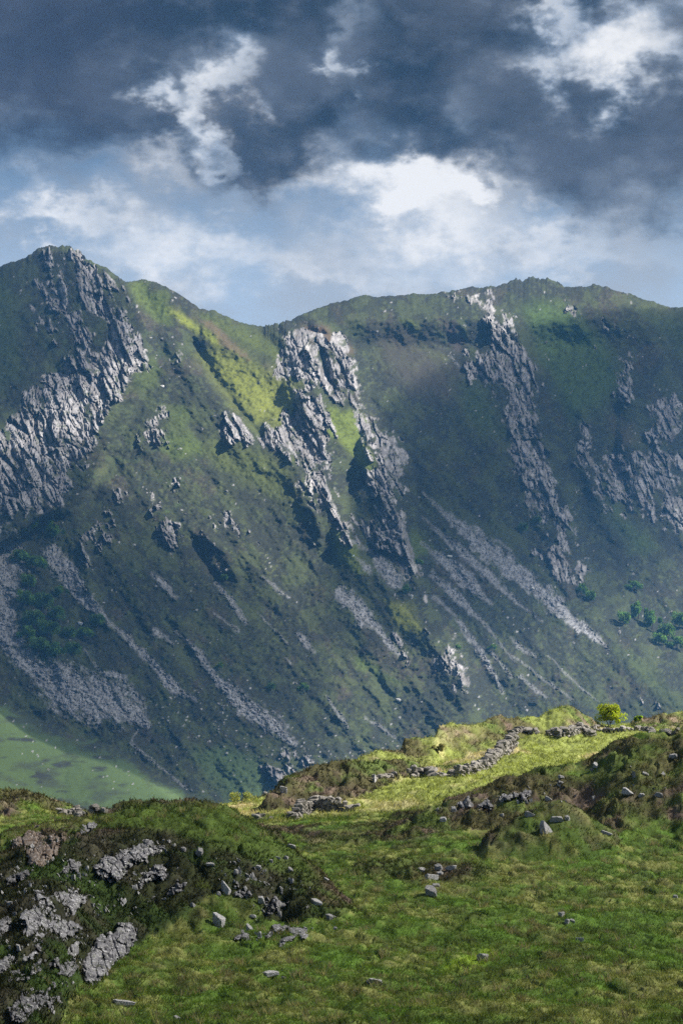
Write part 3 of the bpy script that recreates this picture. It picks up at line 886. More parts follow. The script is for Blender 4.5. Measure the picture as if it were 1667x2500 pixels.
def base_py(px, y):
    q = fcoord(px, y)
    v = RW[len(RP)] + q @ RW[len(RP) + 1:]
    for i in range(len(RP)):
        v = v + RW[i] * np.linalg.norm(q - RP[i], axis=-1)
    return v


FX = np.arange(-190, 1860, 3.15)
FX = np.concatenate([FX[0] - np.geomspace(4, 3200, 22)[::-1], FX, FX[-1] + np.geomspace(4, 3200, 22)])
FI = np.arange(len(FX))
yr = [49.0]
while yr[-1] < 182:
    y_ = yr[-1]
    yr.append(y_ * (1.0015 if y_ < 107 else 1.0018))
FY = np.array([8, 20, 30, 38, 44] + yr + list(np.geomspace(188, 1500, 46)))
fpX = np.repeat(FX[None, :], len(FY), 0)
fY = np.repeat(FY[:, None], len(FX), 1)
# coarse evaluation of the smooth surface, then bilinear refinement
cxs = np.concatenate([np.linspace(FX[0], -200, 24), np.linspace(-190, 1860, 220), np.linspace(1870, FX[-1], 24)])
bp = base_py(np.repeat(np.clip(cxs, -450, 2150)[None, :], len(FY), 0), np.repeat(np.clip(FY, 48, 232)[:, None], len(cxs), 1))
bpy_ = np.stack([np.interp(FX, cxs, bp[i]) for i in range(len(FY))], 0)
Z = (HY - bpy_) / F * fY
far = sm(fY, 190, 420)
Z = Z * (1 - far) + far * (-48 + 4 * fbm(fpX / 200, fY / 120, 3, 2))
near = sm(50 - fY, 2, 30)
Z = Z * (1 - near) + near * np.interp(fY, [0, 8, 30, 50], [-1.7, -2.4, -6.0, -6.4])
which = np.zeros(Z.shape, np.int32)
for ri, (nm, (crest, rnd, sb)) in enumerate(RIDGE.items()):
    K_ = np.array(crest, float)
    wob = fpX + 5 * fbm(fpX / 60, fY / 9, 2, ri)
    yc = np.interp(wob, K_[:, 0], K_[:, 2])
    pc = np.interp(wob, K_[:, 0], K_[:, 1])
    sl = np.interp(wob, K_[:, 0], K_[:, 3])
    zc = (HY - pc) / F * yc
    d = fY - yc
    s = np.where(d < 0, sl, sb)
    zr = zc - s * (np.sqrt(d * d + rnd * rnd) - rnd)
    zr = zr - np.maximum(0, np.maximum(K_[0, 0] - fpX, fpX - K_[-1, 0])) / F * fY * (0.35 if K_[0, 0] < -200 or K_[-1, 0] > 1850 else 1.6)
    k_ = 0.35
    h = np.clip(0.5 + 0.5 * (zr - Z) / k_, 0, 1)
    which = np.where(h > 0.5, ri + 1, which)
    Z = Z * (1 - h) + zr * h + k_ * h * (1 - h)
RN = {n: i + 1 for i, n in enumerate(RIDGE)}

fXw = (fpX - CX) / F * fY
gpy = HY - Z / fY * F                    # row at which each ground point appears
# heather amount
n_h = fbm(fXw / 3.2, fY / 4.5, 4, 3)
hw = 0.22 + 0.0 * fXw
hw = np.where(which == RN['knoll'], 0.92, hw)
hw = np.where(which == RN['left_bank'], 0.5, hw)
hw = np.where(which == RN['lit_strip'], 0.12, hw)
hw = np.where(which == RN['hillock'], 0.92, hw)
hw = np.where(which == RN['skyline'], 0.46, hw)
hw = np.where(which == RN['right_hill'], 0.70, hw)
hw = np.where(which == RN['hummock'], 0.62, hw)
for poly, val, soft in [
        ([(640, 2030), (1000, 2010), (1050, 2060), (900, 2110), (760, 2120), (700, 2060)], 0.55, 25),
        ([(900, 2050), (1180, 2060), (1250, 2140), (1000, 2170), (880, 2120)], 0.5, 25),
        ([(330, 1975), (560, 1980), (690, 2070), (560, 2080), (420, 2030), (300, 2010)], 0.22, 16),
        ([(345, 2345), (450, 2250), (510, 2195), (620, 2200), (640, 2235), (560, 2300), (420, 2420), (150, 2520)], 0.02, 12),
        ([(0, 2050), (150, 2005), (300, 1985), (300, 2005), (150, 2030), (0, 2075)], 0.1, 8),
        ([(830, 2260), (1667, 2200), (1667, 2500), (100, 2500), (350, 2380), (560, 2310)], 0.08, 30),
        ([(1030, 1905), (1200, 1880), (1260, 1840), (1420, 1810), (1440, 1840), (1300, 1880), (1150, 1925), (1000, 1960), (900, 1975), (960, 1930)], 0.12, 10),
        ([(980, 1830), (1080, 1850), (1180, 1855), (1190, 1840), (1100, 1880), (1000, 1880), (900, 1870), (880, 1855)], 0.6, 10),
        ([(1440, 1780), (1667, 1785), (1667, 1800), (1440, 1810)], 0.15, 6),
        ([(1540, 1770), (1580, 1750), (1667, 1740), (1667, 1778), (1560, 1780)], 0.75, 6),
        ([(1330, 1755), (1400, 1745), (1430, 1770), (1380, 1785), (1330, 1780)], 0.35, 8)]:
    sd = poly_sd(fpX, gpy, poly, 60)
    hw = hw + (val - hw) * sm(sd, -soft, soft)
heath = sm(n_h * 0.55 + hw, 0.38, 0.62)
# relief of tussocks and heather cushions
vis = sm(fY, 40, 56) * sm(240 - fY, 0, 40)
wv = 0.9 * fbm(fXw / 0.8, fY / 1.2, 3, 1)
tus = voro(fXw / 0.52 + wv, fY / 0.85 + 0.9 * fbm(fXw / 0.8 + 9, fY / 1.2, 3, 2), 1)
tn = fbm(fXw / 0.42 + 0.35 * fY, fY / 0.75, 4, 6, 0.6)
cush = voro(fXw / 0.85 + wv, fY / 1.15 + 0.9 * fbm(fXw / 0.8 + 9, fY / 1.2, 3, 2), 4)
Z += vis * (0.22 * fbm(fXw / 3.5, fY / 4.0, 4, 5))
Z += vis * (1 - heath) * (0.26 * np.sqrt(np.maximum(0, 0.9 - tus[0])) * (0.15 + tus[2]) * 0.75 + 0.10 * tn)
Z += vis * heath * (0.50 * np.sqrt(np.maximum(0, 0.9 - cush[0])) * (0.25 + 0.75 * cush[2]) - 0.12 + 0.16 * fbm(fXw / 0.38, fY / 0.55, 4, 2, 0.65))

# rock showing through the turf: polygons drawn on the photograph, given depth and joints here
OUTS = [
    ([(30, 2045), (60, 2040), (95, 2022), (115, 2032), (120, 2055), (128, 2070), (122, 2090), (100, 2110), (70, 2105), (55, 2080), (50, 2072), (32, 2070)], 'rusty mossed rock face below the lit grass brow at the left'),
    ([(124, 2042), (155, 2033), (160, 2050), (142, 2068), (134, 2082), (122, 2070)], ''),
    ([(195, 2020), (235, 2012), (252, 2018), (225, 2032), (198, 2042)], ''),
    ([(228, 2128), (254, 2088), (292, 2072), (321, 2064), (362, 2057), (397, 2059), (404, 2069), (386, 2085), (356, 2093), (332, 2103), (316, 2125), (292, 2146), (268, 2149), (239, 2144)], ''),
    ([(151, 2128), (171, 2099), (196, 2110), (193, 2136)], ''),
    ([(333, 2158), (348, 2131), (375, 2118), (410, 2118), (414, 2134), (386, 2146), (359, 2160), (346, 2176)], ''),
    ([(72, 2209), (94, 2184), (134, 2166), (177, 2172), (226, 2177), (228, 2187), (188, 2219), (165, 2239), (198, 2266), (177, 2289), (129, 2308), (94, 2330), (62, 2343), (86, 2309), (84, 2282), (46, 2289), (65, 2234)], ''),
    ([(324, 2245), (342, 2260), (334, 2292), (308, 2329), (281, 2348), (268, 2378), (230, 2404), (206, 2404), (197, 2384), (198, 2351), (225, 2307), (254, 2285), (289, 2253)], ''),
    ([(145, 2354), (161, 2336), (187, 2336), (190, 2368), (171, 2386), (149, 2378)], ''),
    ([(161, 2311), (190, 2303), (192, 2325), (170, 2330)], ''),
    ([(116, 2350), (140, 2341), (147, 2358), (122, 2364)], ''),
    ([(19, 2377), (40, 2363), (60, 2370), (95, 2348), (97, 2370), (60, 2387), (22, 2392)], ''),
    ([(25, 2456), (54, 2414), (80, 2429), (102, 2419), (131, 2403), (121, 2423), (111, 2448), (111, 2466), (80, 2477), (62, 2498), (25, 2485)], ''),
    ([(113, 2445), (129, 2430), (149, 2427), (149, 2442), (131, 2458), (118, 2466)], ''),
    ([(-20, 2290), (5, 2243), (20, 2238), (22, 2270), (10, 2302), (-20, 2310)], ''),
    ([(-20, 2362), (19, 2336), (48, 2328), (42, 2345), (16, 2364), (-20, 2378)], ''),
    ([(415, 2176), (431, 2150), (458, 2155), (447, 2170), (434, 2184)], ''),
    ([(568, 2182), (585, 2173), (600, 2166), (620, 2163), (624, 2187), (605, 2195), (575, 2190)], ''),
    ([(641, 2227), (645, 2206), (675, 2191), (685, 2198), (708, 2201), (700, 2214), (680, 2224), (650, 2233)], ''),
    ([(570, 2287), (590, 2271), (605, 2281), (610, 2294), (590, 2299), (573, 2297)], ''),
    ([(646, 2282), (665, 2263), (700, 2256), (747, 2268), (742, 2284), (700, 2274), (670, 2279), (655, 2287)], ''),
    ([(673, 2307), (685, 2288), (715, 2283), (719, 2294), (700, 2302), (680, 2310)], ''),
    ([(1121, 1965), (1140, 1942), (1152, 1942), (1160, 1960), (1190, 1953), (1196, 1968), (1170, 1972), (1133, 1976)], ''),
    ([(1228, 1946), (1274, 1931), (1304, 1922), (1301, 1939), (1281, 1950), (1259, 1964), (1270, 1946), (1235, 1954)], ''),
    ([(365, 2205), (385, 2185), (380, 2205), (362, 2222), (350, 2215)], ''),
    ([(5, 2165), (30, 2140), (75, 2128), (76, 2136), (35, 2152), (8, 2172)], ''),
]
oid = np.full(Z.shape, -1, np.int32)
oin = np.zeros(Z.shape)
gpy = HY - Z / fY * F
front = (np.minimum.accumulate(gpy, 0) >= gpy - 2.5) & (fY > 51)         # only where the ground is in sight
gw = fpX + 3.5 * fbm(fpX / 12, gpy / 12, 3, 1)
gh = gpy + 3.5 * fbm(fpX / 12 + 40, gpy / 12, 3, 2)
for i, (poly, _) in enumerate(OUTS):
    sd = poly_sd(gw, gh, poly, 30)
    m = sd + 4 * fbm(fpX / 8, gpy / 8, 3, 3) + 1.0
    lim = (fY < 100) if poly[0][0] < 1000 else (fY < 112)
    own = (m > 0) & front & lim & (oid < 0)
    oid[own] = i
    oin = np.maximum(oin, np.where(own, np.clip(m / 7, 0, 1), 0))
isout = oid >= 0
ro = voro((fpX + 0.35 * gpy) / 24.0, (gpy - 0.3 * fpX) / 34.0, 2)
ro2 = voro((fpX + 0.3 * gpy) / 6.5, gpy / 7.5, 5)
ro_e = np.clip((ro[1] - ro[0]) / 0.2, 0, 1)
Yf = fY
Zf = Z - np.where(isout, 0.10 * oin, 0)

g_n = fbm(fXw / 1.6, fY / 2.2, 4, 6, 0.6)
g_f = fbm(fXw / 0.35, fY / 0.5, 3, 1)
ga = np.zeros(Z.shape + (3,)) + c3(0.090, 0.152, 0.024)
ga = lerp(ga, c3(0.175, 0.195, 0.060), sm(g_n + 0.4 * (tus[3] - 0.5) + 0.8 * tn, -0.1, 0.6))
ga = lerp(ga, c3(0.072, 0.142, 0.018), sm(-g_n + 0.3 * (tus[4] - 0.5), 0.0, 0.5) * 0.8)
ga = lerp(ga, c3(0.075, 0.058, 0.030), sm(0.35 * (tus[2] - 0.5) + 0.9 * fbm(fXw / 1.1 + 3, fY / 2.0, 4, 7), 0.16, 0.5) * 0.4)
ga = ga * (0.70 + 0.35 * np.maximum(0, 0.9 - tus[0]) + 0.45 * tn)[..., None]
ga = ga * np.where(which == RN['knoll'], 0.72, np.where(which == RN['hummock'], 0.8, 1.0))[..., None]  # knoll grass darkened in the colour for the knoll's own shade
lit_f = sm(fY, 108, 118)  # sunlit far ground: brightness is put into the grass and heather colours
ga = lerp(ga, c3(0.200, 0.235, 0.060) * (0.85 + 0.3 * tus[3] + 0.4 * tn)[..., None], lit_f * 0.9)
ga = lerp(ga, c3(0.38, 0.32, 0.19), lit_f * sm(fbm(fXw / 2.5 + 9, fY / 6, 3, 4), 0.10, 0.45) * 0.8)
he = np.zeros(Z.shape + (3,)) + c3(0.052, 0.050, 0.020)
he = lerp(he, c3(0.100, 0.075, 0.058), sm(fbm(fXw / 1.3 + 5, fY / 2, 4, 2, 0.6) + 0.25 * (cush[3] - 0.5), 0.0, 0.4))
he = lerp(he, c3(0.062, 0.088, 0.020), sm(fbm(fXw / 1.8 + 15, fY / 2, 4, 3, 0.6) + 0.25 * (cush[4] - 0.5), 0.0, 0.4))
he = he * np.clip(0.72 + 0.40 * np.maximum(0, 0.9 - cush[0]) + 0.5 * fbm(fXw / 0.3, fY / 0.45, 3, 5), 0.25, 2)[..., None]
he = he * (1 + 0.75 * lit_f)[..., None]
he = he * np.where(which == RN['right_hill'], 1.3, np.where(which == RN['hillock'], 0.62, 1.0))[..., None]
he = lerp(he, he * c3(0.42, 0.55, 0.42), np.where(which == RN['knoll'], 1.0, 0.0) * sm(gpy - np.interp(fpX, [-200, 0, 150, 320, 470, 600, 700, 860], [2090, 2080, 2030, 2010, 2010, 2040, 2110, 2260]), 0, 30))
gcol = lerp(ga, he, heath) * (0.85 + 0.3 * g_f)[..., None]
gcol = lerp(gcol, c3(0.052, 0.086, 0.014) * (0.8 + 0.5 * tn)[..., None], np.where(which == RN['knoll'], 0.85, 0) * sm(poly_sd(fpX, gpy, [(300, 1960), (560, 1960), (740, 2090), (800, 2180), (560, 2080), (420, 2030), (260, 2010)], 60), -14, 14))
gcol = lerp(gcol, c3(0.20, 0.30, 0.02), sm(poly_sd(fpX, gpy, [(1160, 2330), (1200, 2310), (1215, 2330), (1180, 2360), (1080, 2375), (1090, 2355)], 40) + 6 * g_f, -8, 8) * 0.5)
gcol = np.where(isout[..., None], gcol * 0.55, gcol)

VG = np.stack([(fpX - CX) / F * fY, Yf, Zf], -1)
R2, C2 = Z.shape
idg = np.arange(R2 * C2).reshape(R2, C2)
qg = np.stack([idg[:-1, :-1], idg[:-1, 1:], idg[1:, 1:], idg[1:, :-1]], -1).reshape(-1, 4)
og = oid[:-1, :-1].ravel()
VGf = VG.reshape(-1, 3)
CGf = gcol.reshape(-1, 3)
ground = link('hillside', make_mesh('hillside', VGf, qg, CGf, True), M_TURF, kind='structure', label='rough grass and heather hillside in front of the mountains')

# far valley floor below everything, out to the horizon
vx = np.linspace(-14000, 14000, 60)
vy = np.linspace(-6000, 16000, 60)
VX, VY = np.meshgrid(vx, vy)
VZ = -56 + 3 * fbm(VX / 900, VY / 900, 3, 1)
idv = np.arange(VX.size).reshape(VX.shape)
qv = np.stack([idv[:-1, :-1], idv[:-1, 1:], idv[1:, 1:], idv[1:, :-1]], -1).reshape(-1, 4)
vcol = np.zeros((VX.size, 3)) + c3(0.07, 0.10, 0.035)
link('valley_floor', make_mesh('valley_floor', np.stack([VX, VY, VZ], -1).reshape(-1, 3), qv, vcol, True), M_SLOPE, kind='structure')

gpy = HY - Z / fY * F
rowmin = np.minimum.accumulate(gpy, 0)


def g_hit(px, py, ymin=50.0):
    """first ground point seen along a photo pixel"""
    j = int(round(float(np.interp(px, FX, FI))))
    ok = np.nonzero((gpy[:, j] <= py) & (FY >= ymin))[0]
    i = ok[0] if len(ok) else len(FY) - 60
    y = FY[i]
    return Vector(((px - CX) / F * y, y, Z[i, j]))


def ground_z(x, y):
    px = x / y * F + CX
    j = np.clip(np.interp(px, FX, FI), 0, len(FX) - 1.001)
    i = np.clip(np.interp(y, FY, np.arange(len(FY))), 0, len(FY) - 1.001)
    i0 = np.floor(i).astype(int)
    j0 = np.floor(j).astype(int)
    a = i - i0
    b = j - j0
    return (Z[i0, j0] * (1 - a) * (1 - b) + Z[i0 + 1, j0] * a * (1 - b) + Z[i0, j0 + 1] * (1 - a) * b + Z[i0 + 1, j0 + 1] * a * b)


# ------------------------------------------------------------------ grass and heather growing on the near ground (stuff)
rg = np.random.default_rng(11)


def sprigs(n, ymin, ymax, kind, pxr=(-400, 2080)):
    px = rg.uniform(pxr[0], pxr[1], n)
    y = np.exp(rg.uniform(math.log(ymin), math.log(ymax), n))
    j = np.clip(np.interp(px, FX, FI).astype(int), 0, len(FX) - 1)
    i = np.clip(np.searchsorted(FY, y), 0, len(FY) - 1)
    h = heath[i, j]
    keep = (oin[i, j] < 0.25) & ((rg.random(n) < h) if kind == 'heather' else (rg.random(n) > h * 0.85))
    px, y, i, j = px[keep], y[keep], i[keep], j[keep]
    x = (px - CX) / F * y
    z = ground_z(x, y)
    return x, y, z, gcol[i, j], i, j


def blade_mesh(name, x, y, z, col, per, length, width, spread, lean, up, jitter):
    n = len(x)
    N = n * per
    bx = np.repeat(x, per) + rg.normal(0, spread, N)
    by = np.repeat(y, per) + rg.normal(0, spread, N)
    bz = ground_z(bx, by)
    L = length * rg.uniform(0.5, 1.25, N) * np.repeat(rg.uniform(0.6, 1.3, n), per)
    a = rg.uniform(0, 2 * math.pi, N)
    dx = np.cos(a) * jitter + lean[0]
    dy = np.sin(a) * jitter + lean[1]
    dz = np.full(N, up)
    q = L / np.sqrt(dx * dx + dy * dy + dz * dz)
    b2 = rg.uniform(0, 2 * math.pi, N)
    wx = np.cos(b2) * width * 0.5
    wy = np.sin(b2) * width * 0.25
    V = np.empty((N, 3, 3))
    V[:, 0] = np.stack([bx - wx, by - wy, bz - 0.03], -1)
    V[:, 1] = np.stack([bx + wx, by + wy, bz - 0.03], -1)
    V[:, 2] = np.stack([bx + dx * q, by + dy * q, bz + dz * q], -1)
    c = np.repeat(col * rg.uniform(0.7, 1.4, (n, 1)), per, 0) * rg.uniform(0.7, 1.35, (N, 1))
    c = np.repeat(c, 3, 0)
    return make_mesh(name, V.reshape(-1, 3), np.arange(N * 3).reshape(-1, 3), c, True)


x, y, z, c, _, _ = sprigs(56000, 50, 112, 'grass')
link('grass', blade_mesh('grass', x, y, z, c * c3(1.15, 1.12, 1.1), 9, 0.13, 0.032, 0.13, (0.15, -0.2), 0.75, 0.8), M_BLADE, kind='stuff', label='rough tussocky grass on the shaded near slope', category='grass')
x, y, z, c, _, _ = sprigs(2000, 50, 112, 'grass')
tint = np.where(rg.random((len(x), 1)) < 0.5, c3(0.20, 0.185, 0.10)[None], np.where(rg.random((len(x), 1)) < 0.5, c3(0.13, 0.17, 0.05)[None], c3(0.045, 0.07, 0.018)[None]))
link('tussocks', blade_mesh('tussocks', x, y, z, tint * 0.9, 30, 0.25, 0.03, 0.10, (0.12, -0.12), 0.9, 0.75), M_BLADE, kind='stuff', label='taller straw and green tussocks dotted over the near slope', category='grass')
x, y, z, c, _, _ = sprigs(23000, 108, 182, 'grass')
link('grass', blade_mesh('pale_grass', x, y, z, c * c3(1.15, 1.12, 1.1), 6, 0.26, 0.055, 0.2, (0.2, -0.2), 0.7, 0.7), M_BLADE, kind='stuff', label='sunlit pale yellow green grass around the ruined walls', category='grass')
x, y, z, c, _, _ = sprigs(50000, 50, 112, 'heather')
link('heather', blade_mesh('heather', x, y, z, c * c3(1.1, 1.05, 1.05), 8, 0.15, 0.055, 0.16, (0.0, -0.1), 0.9, 0.8), M_HEATH, kind='stuff', label='dark brown green heather on the near knolls', category='heather')
x, y, z, c, _, _ = sprigs(25000, 108, 182, 'heather')
link('heather', blade_mesh('far_heather', x, y, z, c * c3(1.1, 1.05, 1.05), 6, 0.19, 0.08, 0.22, (0.0, 0.0), 0.9, 0.8), M_HEATH, kind='stuff', label='sunlit brown heather on the bank beside the walls', category='heather')

# ------------------------------------------------------------------ stones
def stone_mesh(name, seed, sub=2, planes=11, rough=0.03, box=0.85):
    r_ = np.random.default_rng(seed)
    bm = bmesh.new()
    bmesh.ops.create_icosphere(bm, subdivisions=sub, radius=1.0)
    V = np.array([v.co[:] for v in bm.verts])
    Fc = np.array([[v.index for v in f.verts] for f in bm.faces])
    bm.free()
    N = r_.normal(size=(planes, 3))
    N /= np.linalg.norm(N, axis=1, keepdims=True)
    N = np.concatenate([N, [[0, 0, 1], [0, 0, -1], [1, 0, 0], [-1, 0, 0], [0, -1, 0], [0, 1, 0]] + r_.normal(0, 0.2, (6, 3))])
    h = np.concatenate([r_.uniform(0.5, 0.95, planes), r_.uniform(0.5, box, 6)])
    dn = V @ N.T
    rr = np.where(dn > 0.05, h[None] / np.maximum(dn, 0.05), 9).min(1)
    rr = np.minimum(rr, 1.2) * (1 + r_.normal(0, rough, len(V)))
    V = V * rr[:, None]
    V /= np.abs(V).max(0)
    return make_mesh(name, V, Fc)


STONES = [stone_mesh('stone', 100 + k, 3, 5, 0.006, 0.75) for k in range(10)]
for m_ in STONES:
    m_.materials.append(M_STONE)
BOULD = [stone_mesh('boulder', 200 + k, 4, 7, 0.010) for k in range(8)]
for m_ in BOULD:
    m_.materials.append(M_BOULDER)
PALE = [stone_mesh('pale_boulder', 300 + k, 2, 10, 0.02) for k in range(4)]
for m_ in PALE:
    m_.materials.append(M_PALE)
rs = random.Random(5)


def px_at(y):
    return y / F


def dry_wall(label, line, stone_px=12.5, group='ruined dry stone walls'):
    """a tumbledown wall: line of (px, py at its foot, height in px); every stone is a part"""
    pts = []
    for px, py, h in line:
        p = g_hit(px, py)
        pts.append((p.x, p.y, 1.0 * h * px_at(p.y)))
    P = np.array(pts)
    # keep the wall on a believable line: smooth the distances
    seg = np.hypot(np.diff(P[:, 0]), np.diff(P[:, 1]))
    s = np.concatenate([[0], np.cumsum(seg)])
    root = bpy.data.objects.new('dry_stone_wall', None)
    COL.objects.link(root)
    root.location = (P[0, 0], P[0, 1], float(ground_z(P[0:1, 0], P[0:1, 1])[0]))
    root['label'] = label
    root['category'] = 'wall'
    root['group'] = group
    base = stone_px * px_at(P[:, 1].mean())
    n = 0
    t = 0.0
    row = 0
    hmax = P[:, 2].max()
    zc = 0.0
    while zc < hmax + 0.02:
        hh = base * rs.uniform(0.62, 0.95)
        t = rs.uniform(-0.5, 0.2) * base
        while t < s[-1] + 0.2 * base:
            w = base * rs.uniform(0.7, 1.6)
            tc_ = t + w / 2
            tt = min(max(tc_, 0), s[-1])
            H = np.interp(tt, s, P[:, 2])
            H *= 0.82 + 0.36 * float(vnoise(np.array([tt / (base * 3)]), np.array([s[-1]]), 2)[0])
            if zc + hh * 0.4 < H and rs.random() > 0.12:
                x_ = np.interp(tt, s, P[:, 0])
                y_ = np.interp(tt, s, P[:, 1])
                e = np.interp(tt + 0.1, s, P[:, 1]) - np.interp(tt - 0.1, s, P[:, 1])
                ex = np.interp(tt + 0.1, s, P[:, 0]) - np.interp(tt - 0.1, s, P[:, 0])
                ang = math.atan2(e, ex) if abs(ex) + abs(e) > 1e-6 else 0
                z_ = float(ground_z(np.array([x_]), np.array([y_]))[0]) + zc + hh * 0.30
                o = bpy.data.objects.new('stone', STONES[rs.randrange(len(STONES))])
                COL.objects.link(o)
                o.parent = root
                off = rs.uniform(-0.06, 0.06)
                o.location = (x_ + off * math.sin(ang) - root.location.x, y_ - off * math.cos(ang) - root.location.y, z_ - root.location.z)
                o.rotation_euler = (rs.uniform(-.3, .3), rs.uniform(-.75, .75), ang + rs.uniform(-.4, .4))
                o.scale = (w * 0.52, base * rs.uniform(0.8, 1.2), hh * rs.uniform(0.5, 0.7))
                n += 1
            t += w * rs.uniform(0.85, 1.0)
        zc += hh * 0.92
        row += 1
    return root


dry_wall('tumbled stone wall at the foot of the brown heather hillock', [(709, 2004, 12), (732, 1995, 34), (762, 1981, 32), (800, 1980, 33), (838, 1980, 30), (876, 1981, 16)])
dry_wall('small heap of wall stones left of the heather hillock', [(622, 2002, 10), (640, 2001, 14), (660, 2002, 6)], 10)
dry_wall('short broken stretch of wall beside the upper end of the hillock', [(912, 1908, 8), (930, 1900, 10), (962, 1896, 12)], 10)
dry_wall('low rounded pile of wall stones at the lower end of the long wall', [(996, 1897, 22), (1015, 1897, 28), (1040, 1894, 22), (1060, 1895, 13), (1078, 1897, 12)])
dry_wall('long dry stone wall climbing the sunlit slope in steps', [(1085, 1897, 10), (1122, 1895, 22), (1158, 1886, 30), (1196, 1873, 30), (1208, 1856, 28), (1240, 1839, 34), (1254, 1818, 24)])
dry_wall('ruined wall end on the mossy bank above the long wall', [(1243, 1796, 12), (1265, 1787, 12), (1280, 1790, 16), (1306, 1793, 16)], 10)
dry_wall('stretch of stone wall below the rounded green knoll', [(1340, 1796, 12), (1365, 1806, 24), (1392, 1799, 20), (1409, 1788, 14), (1430, 1790, 12), (1444, 1800, 14)], 10.5)
dry_wall('tiny stone heap at the right foot of the green knoll', [(1443, 1779, 7), (1456, 1779, 7)], 8)
dry_wall('stone wall under the lone yellow green tree', [(1459, 1785, 7), (1486, 1791, 13), (1520, 1786, 11)], 10)
dry_wall('low stone wall running right from the lone tree', [(1534, 1784, 7), (1560, 1785, 9), (1590, 1787, 10), (1622, 1789, 8), (1655, 1785, 5)], 10)
dry_wall('grey stone wall remnant on the left skyline of the near ground', [(146, 1991, 13), (188, 1987, 17), (230, 1987, 16), (260, 1988, 12)], 11)


def boulder(px, py, w, h, label, cat='boulder', group=None, meshes=BOULD, ymin=50, tilt=0.3):
    p = g_hit(px, py + h * 0.42, ymin)
    k = px_at(p.y)
    o = link('boulder', meshes[rs.randrange(len(meshes))], None, None, (p.x, p.y, p.z + 0.17 * h * k))
    o.scale = (0.58 * w * k, 0.55 * max(w, h) * k * 0.8, 0.72 * h * k)
    o.rotation_euler = (rs.uniform(-.15, .15), rs.uniform(-tilt, tilt), rs.uniform(-.5, .5))
    o['label'] = label
    o['category'] = cat
    if group:
        o['group'] = group
    return o


